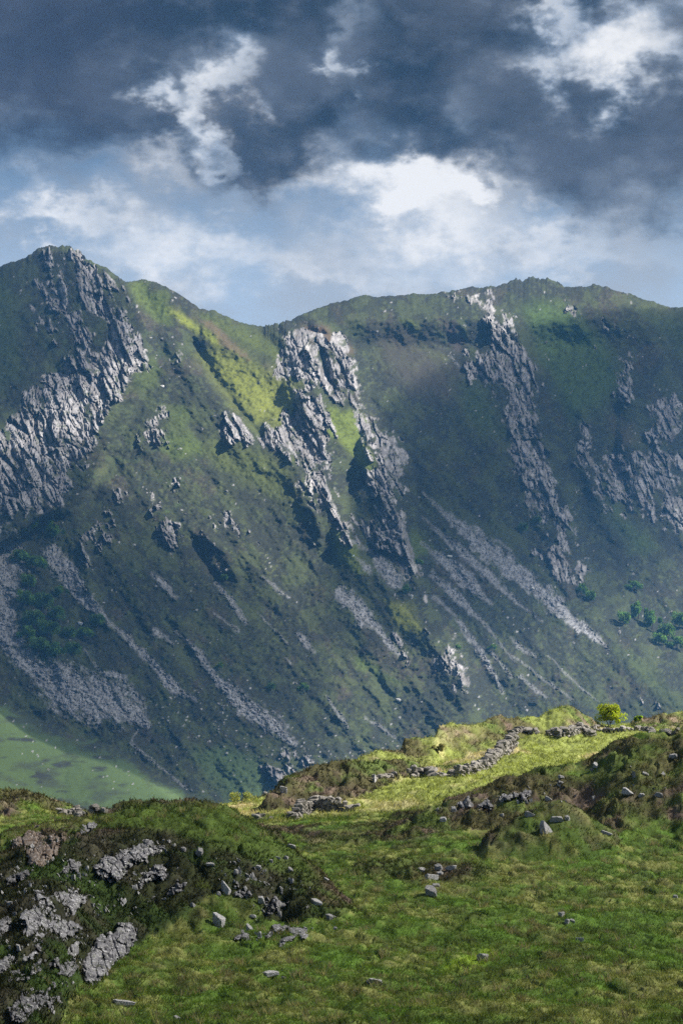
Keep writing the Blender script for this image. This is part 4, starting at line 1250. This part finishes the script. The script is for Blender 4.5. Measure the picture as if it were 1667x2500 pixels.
G1 = 'stones in the grass cluster'
G2 = 'boulders on the rocky knoll'
G3 = 'rocks on the dark heather hill'
for a in [
    (1032, 2124, 20, 14, 'round grey boulder at the left of the grass cluster', G1),
    (1070, 2116, 20, 18, 'upright boulder at the top of the grass cluster', G1),
    (1105, 2116, 34, 10, 'long flat pale stone right of the grass cluster', G1),
    (1054, 2140, 28, 20, 'broad pale boulder in the middle of the grass cluster', G1),
    (1073, 2132, 18, 12, 'smaller boulder tucked behind the broad pale one', G1),
    (1063, 2161, 28, 12, 'low flat stone above the lowest cluster boulder', G1),
    (1053, 2176, 28, 26, 'largest round boulder at the bottom of the cluster', G1),
    (1370, 2235, 18, 12, 'dark rock at the lip of a peat hollow', None),
    (1384, 2249, 14, 16, 'pale speckled rock in a peat hollow', None),
    (1397, 2251, 10, 10, 'small pale stone right of the hollow rock', None),
    (1415, 2294, 20, 14, 'lone tilted stone in grass below the peat hollow', None),
    (1179, 2335, 30, 24, 'pointed white and grey boulder beside bright yellow green moss', None),
    (914, 2394, 36, 12, 'long low white stone in the lower grass', None),
    (1647, 2190, 16, 8, 'thin stone at the right edge of the field', None),
    (662, 2380, 34, 16, 'dark rock under a turf lip in the lower field', None),
    (691, 2386, 12, 8, 'small stone right of the dark turf lip rock', None),
    (303, 2450, 46, 16, 'long slanting rock at the lower left grass slope', None),
    (433, 2484, 14, 12, 'little rounded stone near the bottom edge', None),
    (487, 2091, 18, 20, 'pale boulder in dark heather near the knoll top', G2),
    (449, 2073, 14, 15, 'small square stone just under the knoll brow', G2),
    (551, 2168, 24, 34, 'tall blocky rock standing in the knoll heather', G2),
    (534, 2245, 26, 42, 'standing stone with a mossy cap on the grass ramp', G2),
    (608, 2262, 18, 22, 'upright block above the lowest knoll outcrop', G2),
    (636, 2282, 12, 20, 'narrow upright stone at the lowest knoll outcrop', G2),
    (577, 2131, 12, 14, 'left of two pale stones in the knoll heather', G2),
    (584, 2123, 12, 18, 'right taller one of two pale stones in the heather', G2),
    (678, 2094, 13, 9, 'left of two white stones on the knoll shoulder', G2),
    (698, 2092, 13, 9, 'right of two white stones on the knoll shoulder', G2),
    (711, 2066, 20, 10, 'slanting pale slab on the right skyline of the knoll', G2),
    (709, 2123, 12, 13, 'lone stone below the knoll shoulder stones', G2),
    (796, 2147, 14, 8, 'small pale stone where the knoll meets the field', G2),
    (808, 2238, 22, 15, 'pale rock at the right end of the knoll foot', G2),
    (818, 2266, 14, 10, 'stone lying just below the knoll foot rock', G2),
    (773, 2202, 24, 16, 'dark rock in brown turf on the lower knoll', G2),
    (631, 2116, 14, 10, 'flat stone under a turf overhang on the knoll', G2),
    (617, 2137, 10, 16, 'thin leaning stone on the knoll face', G2),
    (470, 2208, 14, 12, 'small rock at the edge of the dark heather', G2),
    (533, 2183, 12, 10, 'pale stone left of the tall blocky rock', G2),
    (638, 2197, 14, 20, 'narrow split rock left of the mid outcrop', G2),
    (617, 2240, 18, 8, 'flat slab between two knoll ledges', G2),
    (514, 2110, 20, 10, 'low broken rock between heather cushions', G2),
    (1337, 1950, 20, 11, 'white topped rock on the brow behind the green hummock', G3),
    (1107, 1975, 18, 18, 'pale rock at the left tip of the dark hill', G3),
    (1080, 1998, 22, 10, 'low stone at the foot of the dark hill tip', G3),
    (1453, 1872, 12, 14, 'upright pale stone in the notch of the dark hill', G3),
    (1445, 1880, 16, 7, 'flat pale stone in the notch of the dark hill', G3),
    (1369, 1897, 13, 9, 'upper of two small stones on the heather brow', G3),
    (1368, 1909, 14, 7, 'lower of two small stones on the heather brow', G3),
    (1642, 1857, 22, 12, 'pale rock high on the dark hill at the right edge', G3),
    (1530, 1930, 38, 16, 'broken grey rock low on the dark heather slope', G3),
    (1565, 1941, 14, 11, 'small rock right of the broken grey rock', G3),
    (1606, 1940, 18, 12, 'pale rock lowest at the right of the heather slope', G3),
    (1575, 1890, 16, 8, 'little stone midway up the heather slope', G3),
    (1328, 2016, 26, 36, 'big leaning slab on the face of the green hummock', None),
    (1292, 1988, 28, 14, 'pale rock at the left of the hummock top', None),
    (1357, 2003, 30, 14, 'low grey rock right of the leaning slab', None),
    (1384, 1999, 13, 13, 'square pale stone at the right of the hummock', None),
    (1480, 2034, 28, 8, 'flat stone in grass right of the hummock', None),
    (1225, 1994, 13, 8, 'small stone left of the hummock', None),
    (693, 1930, 14, 20, 'pointed white rock on the dark side of the heather hillock', None),
    (914, 1900, 8, 26, 'thin pale upright stone on the back of the hillock', None),
    (648, 1940, 12, 7, 'white stone on the sunlit strip left of the hillock', None),
]:
    boulder(a[0], a[1], a[2], a[3], a[4], 'boulder', a[5])

for px, py, w, h, lab in [
        (396, 945, 12, 9, 'white boulder below the upper gully of the left mountain'),
        (327, 1332, 11, 8, 'lone white boulder in mid slope heather'),
        (467, 1318, 12, 9, 'white rock at the lip of a dark hollow'),
        (1097, 1359, 15, 7, 'flat white boulder between two scree runs'),
        (1299, 1437, 9, 6, 'white boulder lying in the widest scree run'),
        (1432, 1365, 10, 7, 'white boulder right of the long rock rib'),
        (972, 1709, 13, 8, 'pale boulder low on the heather slope right of centre'),
        (541, 1741, 13, 8, 'white boulder among stones near the slope foot'),
        (197, 1523, 15, 10, 'pale rock beside the hillside trees on the left'),
        (1004, 1457, 10, 12, 'pale rock beside a green shrub under the lit rib')]:
    p = m_point(px, py)
    k = p.y / F
    o = link('boulder', PALE[rs.randrange(4)], None, None, (p.x, p.y - 0.3, p.z))
    o.scale = (0.55 * w * k, 0.5 * w * k, 0.6 * h * k)
    o.rotation_euler = (rs.uniform(-.2, .2), rs.uniform(-.5, .5), rs.uniform(-.5, .5))
    o['label'] = lab
    o['category'] = 'boulder'
    o['group'] = 'white boulders on the mountains'

# bedrock showing through the turf: each outcrop is one jointed rock face bulging out of the slope
for oi_, (poly, lab) in enumerate(OUTS):
    Pp = np.array(poly, float)
    x0_, y0_ = Pp.min(0) - 8
    x1_, y1_ = Pp.max(0) + 8
    # plane through the turf that the outline covers
    hits = []
    for px, py in list(poly) + [tuple(Pp.mean(0))]:
        p = g_hit(px, py + 2, 51)
        if p.y < (100 if px < 1000 else 112):
            hits.append((px, py, p.y))
    if len(hits) < 3:
        continue
    Hh = np.array(hits)
    cen_ = Hh.mean(0)
    A3 = np.column_stack([Hh[:, :2] - cen_[:2], np.ones(len(Hh))])
    cf = np.linalg.lstsq(np.vstack([A3, [[6, 0, 0], [0, 6, 0]]]), np.concatenate([Hh[:, 2], [0, 0]]), rcond=None)[0]
    gx, gy = np.meshgrid(np.arange(x0_, x1_, 2.1), np.arange(y0_, y1_, 2.1))
    big = math.sqrt((x1_ - x0_) * (y1_ - y0_))
    sd = poly_sd(gx + 3 * fbm(gx / 11, gy / 11, 3, 1), gy + 3 * fbm(gx / 11 + 40, gy / 11, 3, 2), poly, 40)
    lean = 0.35
    qa, qb = gx + lean * gy, gy - lean * gx
    wob = 0.35 * fbm(gx / 14, gy / 14, 2, 4)
    a1 = voro(qa / 26 + wob, qb / 36 + wob, oi_)
    a2 = voro(qa / 9.5 + wob, qb / 13 - wob, oi_ + 2)
    e1 = np.clip((a1[1] - a1[0]) / 0.16, 0, 1)
    e2 = np.clip((a2[1] - a2[0]) / 0.2, 0, 1)
    m = sd + 9 * fbm(gx / 10, gy / 8, 4, 3, 0.6) + 13 * (a1[2] - 0.55) + 8 * fbm(gx / 30, gy / 18, 2, 5) * (big > 60)
    dome = np.sqrt(np.clip(sm(m, -5, 13), 0, 1))
    kpx = cen_[2] / F
    rel = (a1[2] - 0.5) * 22 + (a1[3] - 0.5) * 30 * a1[5] + (a1[4] - 0.3) * 30 * a1[6] + (a2[2] - 0.5) * 8 + (a2[3] - 0.5) * 10 * a2[5] + (a2[4] - 0.3) * 10 * a2[6] - 18 * (1 - e1) - 2.5 * (1 - e2) + 0.8 * fbm(gx / 4.5, gy / 4.5, 2, 6)
    dist = cf[2] + (gx - cen_[0]) * cf[0] + (gy - cen_[1]) * cf[1] - kpx * (dome * (0.22 * min(big, 110) + 16 + rel) - 12 * (1 - dome))
    Vv = unproj(gx, gy, dist)
    nr, nc = gx.shape
    ix_ = np.arange(nr * nc).reshape(nr, nc)
    q4 = np.stack([ix_[1:, :-1], ix_[1:, 1:], ix_[:-1, 1:], ix_[:-1, :-1]], -1).reshape(-1, 4)
    keep = (m > -3)
    kf = (keep[1:, :-1] & keep[1:, 1:] & keep[:-1, 1:] & keep[:-1, :-1]).ravel()
    if kf.sum() < 6:
        continue
    o = link('rock_outcrop', submesh(Vv.reshape(-1, 3), q4[kf], None, 'rock_outcrop'), M_RUST if oi_ < 2 else M_CLIFF, ground)

# broken rock bits strewn between the outcrops of the knoll and the dark bank
FR = []
for zone, cnt, ymax in (([(0, 2060), (250, 2030), (430, 2060), (440, 2200), (330, 2240), (330, 2330), (180, 2420), (120, 2490), (0, 2495)], 1100, 100),
                        ([(480, 2080), (640, 2090), (770, 2180), (800, 2280), (600, 2310), (560, 2200)], 480, 100),
                        ([(1050, 1980), (1150, 1940), (1310, 1920), (1420, 1890), (1640, 1850), (1660, 1960), (1420, 1960), (1100, 1995)], 260, 112)):
    Pz = np.array(zone, float)
    for _ in range(cnt):
        px, py = rg.uniform(Pz[:, 0].min(), Pz[:, 0].max()), rg.uniform(Pz[:, 1].min(), Pz[:, 1].max())
        if poly_sd(np.array([px]), np.array([py]), zone, 30)[0] < 0 or float(vnoise(np.array([px / 26.0]), np.array([py / 13.0]), 5)[0]) < 0.60:
            continue
        p = g_hit(px, py, 51)
        if p.y > ymax:
            continue
        FR.append((p.x, p.y, p.z, rg.uniform(2.0, 4.0) * (2.4 if rg.random() < 0.2 else 1.0) * p.y / F))
FR = np.array(FR)
n_f = len(FR)
cube = np.array([(a, b, c_) for a in (-1, 1) for b in (-1, 1) for c_ in (-1, 1)], float)
cubf = np.array([(0, 1, 3, 2), (4, 6, 7, 5), (0, 4, 5, 1), (2, 3, 7, 6), (0, 2, 6, 4), (1, 5, 7, 3)])
ang = rg.uniform(0, 3, n_f)
vv = cube[None] * FR[:, None, 3:4] * rg.uniform(0.5, 1.1, (n_f, 1, 3)) * rg.uniform(0.55, 1.0, (n_f, 8, 3))
ca_, sa_ = np.cos(ang)[:, None], np.sin(ang)[:, None]
vv = np.stack([vv[..., 0] * ca_ - vv[..., 2] * sa_ * 0.5, vv[..., 1] + vv[..., 0] * sa_ * 0.4, vv[..., 2] * ca_ ** 2 + vv[..., 0] * sa_ * 0.5 + vv[..., 2] * 0.5], -1)
vv += FR[:, None, :3] + np.array([0, 0, 0.02])
link('rock_fragments', make_mesh('rock_fragments', vv.reshape(-1, 3), (cubf[None] + 8 * np.arange(n_f)[:, None, None]).reshape(-1, 4)), M_BOULDER, ground, kind='stuff')

# loose scree stones lying proud of the scree sheets, too many to count
sv, sf, sc = [], [], []
ii, jj = np.nonzero(scr & (scree_in > 0.4))
pick = rg.choice(len(ii), 11000)
OCT = np.array([(1, 0, 0), (-1, 0, 0), (0, 1, 0), (0, -1, 0), (0, 0, 1), (0, 0, -1)], float)
OF = np.array([(0, 2, 4), (2, 1, 4), (1, 3, 4), (3, 0, 4), (2, 0, 5), (1, 2, 5), (3, 1, 5), (0, 3, 5)])
n_s = len(pick)
cen = VM[ii[pick], jj[pick]] + rg.normal(0, 0.3, (n_s, 3))
siz = rg.uniform(0.2, 0.62, (n_s, 1, 1)) ** 1.2 * rg.uniform(0.6, 1.3, (n_s, 1, 3))
Vs = OCT[None] * siz * rg.uniform(0.65, 1.2, (n_s, 6, 3)) + rg.normal(0, 0.12, (n_s, 6, 3)) + cen[:, None]
Fs = (OF[None] + 6 * np.arange(n_s)[:, None, None]).reshape(-1, 3)
Cs = np.repeat(c3(0.27, 0.26, 0.28)[None] * rg.uniform(0.45, 1.3, (n_s, 1)), 6, 0)
link('scree_stones', make_mesh('scree_stones', Vs.reshape(-1, 3), Fs, Cs), M_SCREE, kind='stuff', label='loose grey stones lying on the scree runs')

# ------------------------------------------------------------------ trees
def tube(P, r0, r1, n=6):
    P = np.array(P, float)
    V, Fq = [], []
    for i, p in enumerate(P):
        d = P[min(i + 1, len(P) - 1)] - P[max(i - 1, 0)]
        d /= np.linalg.norm(d) + 1e-9
        u = np.cross(d, (0.3, 1, 0.1))
        u /= np.linalg.norm(u)
        w = np.cross(d, u)
        r = r0 + (r1 - r0) * i / (len(P) - 1)
        for k in range(n):
            a = 2 * math.pi * k / n
            V.append(p + r * (math.cos(a) * u + math.sin(a) * w))
    for i in range(len(P) - 1):
        for k in range(n):
            a, b = i * n + k, i * n + (k + 1) % n
            Fq.append((a, b, b + n, a + n))
    return np.array(V), np.array(Fq)


def leaf_cloud(r_, centres, radii, n, size, col, colvar=0.3, squash=0.8):
    """leaf-sized quads through a set of overlapping clumps"""
    k = r_.integers(0, len(centres), n)
    d = r_.normal(size=(n, 3))
    d /= np.linalg.norm(d, axis=1, keepdims=True)
    rr = r_.uniform(0.25, 1.0, (n, 1)) ** 0.5
    c = centres[k] + d * rr * radii[k][:, None] * np.array([1, 1, squash])
    a = r_.normal(size=(n, 3))
    a /= np.linalg.norm(a, axis=1, keepdims=True)
    b = np.cross(a, r_.normal(size=(n, 3)))
    b /= np.linalg.norm(b, axis=1, keepdims=True)
    s = size * r_.uniform(0.6, 1.3, (n, 1))
    V = np.stack([c - a * s * 0.9, c - b * s * 0.5, c + a * s, c + b * s * 0.5], 1)
    clump = r_.uniform(1 - colvar, 1 + colvar, len(centres))[k]
    C_ = np.array(col)[None] * (clump * r_.uniform(0.75, 1.25, n))[:, None]
    C_ = C_ * (1 + r_.normal(0, 0.10, (n, 3)) * np.array([1.0, 0.3, 0.5]))
    return V.reshape(-1, 3), np.arange(4 * n).reshape(-1, 4), np.repeat(np.clip(C_, 0.005, 1), 4, 0)


def lone_tree():
    base = g_hit(1488, 1774)
    k = px_at(base.y)
    W, H = 78 * k, 54 * k
    r_ = np.random.default_rng(21)
    root = bpy.data.objects.new('tree', None)
    COL.objects.link(root)
    root.location = base
    root['label'] = 'small yellow green tree alone behind the stone wall'
    root['category'] = 'tree'
    tv, tfc = [], []
    off = 0
    stems = [[(0, 0, -0.2), (-0.10 * W, 0, 0.20 * H), (-0.17 * W, 0.02, 0.40 * H), (-0.30 * W, 0.05, 0.62 * H)],
             [(0.02, 0, -0.2), (0.0, 0.05, 0.25 * H), (0.04 * W, 0.1, 0.5 * H), (0.02 * W, 0.1, 0.85 * H)],
             [(0, 0, 0.1 * H), (0.12 * W, -0.1, 0.35 * H), (0.26 * W, -0.12, 0.6 * H)],
             [(-0.15 * W, 0, 0.35 * H), (-0.05 * W, -0.15, 0.6 * H), (-0.1 * W, -0.2, 0.9 * H)]]
    for s in stems:
        v, f = tube(s, 0.035, 0.012)
        tv.append(v)
        tfc.append(f + off)
        off += len(v)
    v = np.concatenate(tv)
    link('trunk', make_mesh('trunk', v, np.concatenate(tfc), np.zeros((len(v), 3)) + c3(0.10, 0.085, 0.07)), M_BARK, root)
    cen, rad = [], []
    while len(cen) < 46:
        u, q, w = r_.uniform(-1, 1, 3)
        if u * u + q * q + (w * w if w > 0 else 0.6 * w * w) < 1 and w > -0.75 - 0.3 * u:
            cen.append((u * 0.42 * W + 0.02 * W, q * 0.34 * W, (0.54 + 0.40 * w) * H))
            rad.append(r_.uniform(0.07, 0.15) * W)
    V, Fq, C_ = leaf_cloud(r_, np.array(cen), np.array(rad) * 1.12, 7000, 0.06, (0.31, 0.37, 0.025), 0.4)
    link('crown', make_mesh('crown', V, Fq, C_), M_LEAF, root)


lone_tree()


def shrub(px, py, w, h, col, label, name='shrub', n=700, leaf=0.06):
    base = g_hit(px, py)
    k = px_at(base.y)
    W, H = w * k, h * k
    r_ = np.random.default_rng(int(px))
    root = bpy.data.objects.new(name, None)
    COL.objects.link(root)
    root.location = base
    root['label'] = label
    root['category'] = 'shrub'
    v, f = tube([(0, 0, -0.1), (0.02, 0, 0.3 * H), (0.1 * W, 0, 0.7 * H)], 0.03, 0.01)
    link('stem', make_mesh('stem', v, f, np.zeros((len(v), 3)) + c3(0.12, 0.10, 0.07)), M_BARK, root)
    cen = np.stack([r_.uniform(-.42, .42, 14) * W, r_.normal(0, .2, 14) * W, r_.uniform(.2, .8, 14) * H], -1)
    V, Fq, C_ = leaf_cloud(r_, cen, r_.uniform(.10, .2, 14) * W, n, leaf, col, 0.3)
    link('foliage', make_mesh('foliage', V, Fq, C_), M_LEAF, root)


shrub(590, 1962, 72, 30, (0.26, 0.28, 0.09), 'pale feathery bush on the sunlit strip left of the hillock')
shrub(1556, 1762, 24, 14, (0.18, 0.28, 0.02), 'bright green bush right of the lone tree')
shrub(1068, 1838, 34, 22, (0.24, 0.23, 0.10), 'round heather bush in front of the mossy bank', n=1100, leaf=0.05)

TREE_M = []
for k in range(4):
    r_ = np.random.default_rng(60 + k)
    ncl = 16
    cen = np.stack([r_.uniform(-.75, .75, ncl), r_.uniform(-.5, .5, ncl), r_.uniform(0.25, 1.05, ncl)], -1)
    cen[:, 2] *= 1 - 0.35 * np.abs(cen[:, 0])
    V, Fq, C_ = leaf_cloud(r_, cen, r_.uniform(.22, .42, ncl), 1300, 0.10, (0.10, 0.19, 0.045), 0.35)
    tr_v, tr_f = tube([(0, 0, -0.35), (0.03, 0, 0.2), (0.08, 0, 0.6)], 0.07, 0.03)
    cm = make_mesh('crown', V, Fq, C_)
    tm = make_mesh('trunk', tr_v, tr_f, np.zeros((len(tr_v), 3)) + c3(0.08, 0.07, 0.06))
    cm.materials.append(M_LEAF)
    tm.materials.append(M_BARK)
    TREE_M.append((cm, tm))


def hill_tree(px, py, w, h, label, group):
    p = m_point(px, py + h * 0.35)
    k = p.y / F
    root = bpy.data.objects.new('tree', None)
    COL.objects.link(root)
    root.location = (p.x, p.y - 2, p.z)
    root.scale = (0.55 * w * k, 0.5 * w * k, 0.72 * h * k)
    root.rotation_euler = (0, 0, rs.uniform(-0.6, 0.6))
    cm, tm = TREE_M[rs.randrange(4)]
    for nm, me in (('crown', cm), ('trunk', tm)):
        o = bpy.data.objects.new(nm, me)
        COL.objects.link(o)
        o.parent = root
    root['label'] = label
    root['category'] = 'tree'
    root['group'] = group


GL = 'trees on the left slope'
GR = 'trees on the right slope'
for a in [
    (40, 1290, 46, 38, 'leftmost dark tree under the big grey crag', GL), (72, 1275, 44, 40, 'second tree under the big grey crag', GL),
    (105, 1280, 46, 44, 'darkest tree in the row under the crag', GL), (140, 1300, 40, 34, 'rightmost tree in the row under the crag', GL),
    (48, 1360, 48, 40, 'tree right of the upper left scree', GL), (88, 1375, 50, 40, 'tree between the two upper left screes', GL), (70, 1420, 44, 40, 'small tree above the main thicket', GL),
    (62, 1462, 48, 46, 'top left tree of the main thicket', GL), (105, 1468, 54, 48, 'top middle tree of the main thicket', GL), (140, 1500, 50, 44, 'right shoulder tree of the main thicket', GL),
    (85, 1512, 60, 50, 'widest tree in the middle of the thicket', GL), (120, 1535, 56, 44, 'inner tree of the main thicket', GL), (65, 1545, 44, 38, 'left inner tree of the thicket beside scree', GL),
    (95, 1575, 56, 44, 'lower left tree of the main thicket', GL), (140, 1590, 60, 44, 'lower middle tree of the main thicket', GL), (178, 1585, 44, 40, 'lower right tree of the main thicket', GL), (170, 1545, 40, 34, 'tree beside the pale rock by the thicket', GL),
    (240, 1515, 42, 36, 'lone tree right of the narrow scree bend', GL), (205, 1545, 42, 30, 'low tree between thicket and narrow scree', GL), (150, 1445, 36, 30, 'small tree above the thicket near the scree', GL),
    (548, 1410, 20, 18, 'small green bush in mid slope', GL), (537, 1625, 20, 18, 'small round bush between two screes', GL), (739, 1678, 28, 24, 'dark round bush low on the central slope', GL), (662, 1676, 22, 20, 'pale green bush low on the central slope', GL),
    (993, 1440, 30, 26, 'bright green shrub under the lit rib', GL), (1018, 1373, 26, 18, 'green bush at the foot of the lit rib', GR),
    (1520, 1510, 40, 38, 'leftmost tree of the right hand wood', GR), (1556, 1492, 44, 46, 'tall tree at the top of the right hand wood', GR), (1590, 1515, 48, 48, 'full tree in the middle of the right hand wood', GR),
    (1625, 1540, 46, 40, 'lower middle tree of the right hand wood', GR), (1655, 1515, 44, 46, 'tree at the right edge beside the wood', GR), (1650, 1570, 44, 36, 'lowest tree of the right hand wood', GR), (1605, 1560, 38, 34, 'low bushy tree below the right hand wood', GR),
    (1415, 1440, 36, 32, 'left tree below the long rock rib', GR), (1438, 1455, 34, 30, 'right tree below the long rock rib', GR), (1275, 1288, 26, 26, 'tree in the dark gully left of the rib', GR), (1310, 1270, 24, 24, 'small tree against the long rock rib', GR),
    (1545, 1430, 40, 26, 'tree patch above the right hand wood', GR), (1115, 1580 , 16, 14, 'tiny bush beside the lowest lit rock rib', GR), (1200, 1580, 24, 16, 'low green bush between the lower screes', GR),
]:
    hill_tree(*a)

# ------------------------------------------------------------------ unseen clouds, added out of view to shade the land
M_CLOUD = bpy.data.materials.new('cloud_vapour')
M_CLOUD.use_nodes = True
g = NG(M_CLOUD.node_tree)
g.n.clear()
out = g.node('ShaderNodeOutputMaterial')
vol = g.node('ShaderNodeVolumePrincipled')
vol.inputs['Color'].default_value = (0.95, 0.95, 0.96, 1)
vol.inputs['Density'].default_value = 0.0075
vol.inputs['Anisotropy'].default_value = 0.4
g.l.new(vol.outputs[0], out.inputs['Volume'])


M_CLOUD2 = M_CLOUD.copy()
M_CLOUD2.name = 'thick_cloud_vapour'
[n for n in M_CLOUD2.node_tree.nodes if n.type == 'PRINCIPLED_VOLUME'][0].inputs['Density'].default_value = 0.011


def cloud(target, height, size, label, seed, mat=M_CLOUD):
    """a lumpy closed cloud body placed between the sun and the ground it is to shade"""
    r_ = np.random.default_rng(seed)
    bm = bmesh.new()
    bmesh.ops.create_icosphere(bm, subdivisions=4, radius=1.0)
    V = np.array([v.co[:] for v in bm.verts])
    Fc = np.array([[v.index for v in f.verts] for f in bm.faces])
    bm.free()
    s = np.ones(len(V))
    for _ in range(34):
        c = r_.normal(size=3)
        c /= np.linalg.norm(c)
        s += r_.uniform(-0.10, 0.20) * np.exp(-((V - c) ** 2).sum(1) / r_.uniform(0.04, 0.25))
    V = V * s[:, None]
    V[:, 2] = np.where(V[:, 2] < 0, V[:, 2] * 0.5, V[:, 2])
    loc = Vector(target) + SUN * (height / SUN.z)
    me = make_mesh('cloud', V * np.array(size), Fc, None, True)
    o = link('cloud', me, mat, None, loc, kind='stuff', label=label)
    return o


M_CLOUD3 = M_CLOUD.copy()
M_CLOUD3.name = 'thin_cloud_vapour'
[n for n in M_CLOUD3.node_tree.nodes if n.type == 'PRINCIPLED_VOLUME'][0].inputs['Density'].default_value = 0.0042
cloud((-8, 62, -4), 950, (210, 46, 60), 'unseen grey cloud added to shade the near field', 1, M_CLOUD3)
p = m_point(60, 900)
cloud((p.x - 70, p.y - 20, p.z), 700, (130, 190, 70), 'unseen grey cloud added to shade the left summit', 3, M_CLOUD2)
p = m_point(1400, 1050)
cloud((p.x + 50, p.y - 40, p.z), 700, (150, 420, 85), 'unseen grey cloud added to shade the right mountain', 4, M_CLOUD2)
p = m_point(430, 1600)
cloud((p.x - 60, p.y - 60, p.z), 800, (200, 170, 75), 'unseen grey cloud added to shade the lower slope', 5, M_CLOUD2)
cloud((-130, 900, 10), 800, (120, 260, 70), 'unseen grey cloud added to shade the valley field', 6, M_CLOUD3)

# ------------------------------------------------------------------ haze
hx0, hx1, hy0, hy1, hz0, hz1 = -14500, 14500, -6500, 16500, -78, 575
bm = bmesh.new()
vs = [bm.verts.new((x_, y_, z_)) for z_ in (hz0, hz1) for (x_, y_) in ((hx0, hy0), (hx1, hy0), (hx1, hy1), (hx0, hy1))]
for f in ((3, 2, 1, 0), (4, 5, 6, 7), (0, 1, 5, 4), (1, 2, 6, 5), (2, 3, 7, 6), (3, 0, 4, 7)):
    bm.faces.new([vs[k] for k in f])
me = bpy.data.meshes.new('haze')
bm.to_mesh(me)
bm.free()
M_HAZE = bpy.data.materials.new('haze_air')
M_HAZE.use_nodes = True
g = NG(M_HAZE.node_tree)
g.n.clear()
out = g.node('ShaderNodeOutputMaterial')
vol = g.node('ShaderNodeVolumePrincipled')
vol.inputs['Color'].default_value = (0.13, 0.42, 1.0, 1)
vol.inputs['Density'].default_value = 0.000068
vol.inputs['Anisotropy'].default_value = 0.0
g.l.new(vol.outputs[0], out.inputs['Volume'])
link('haze', me, M_HAZE, kind='stuff', label='thin bluish haze in the air')
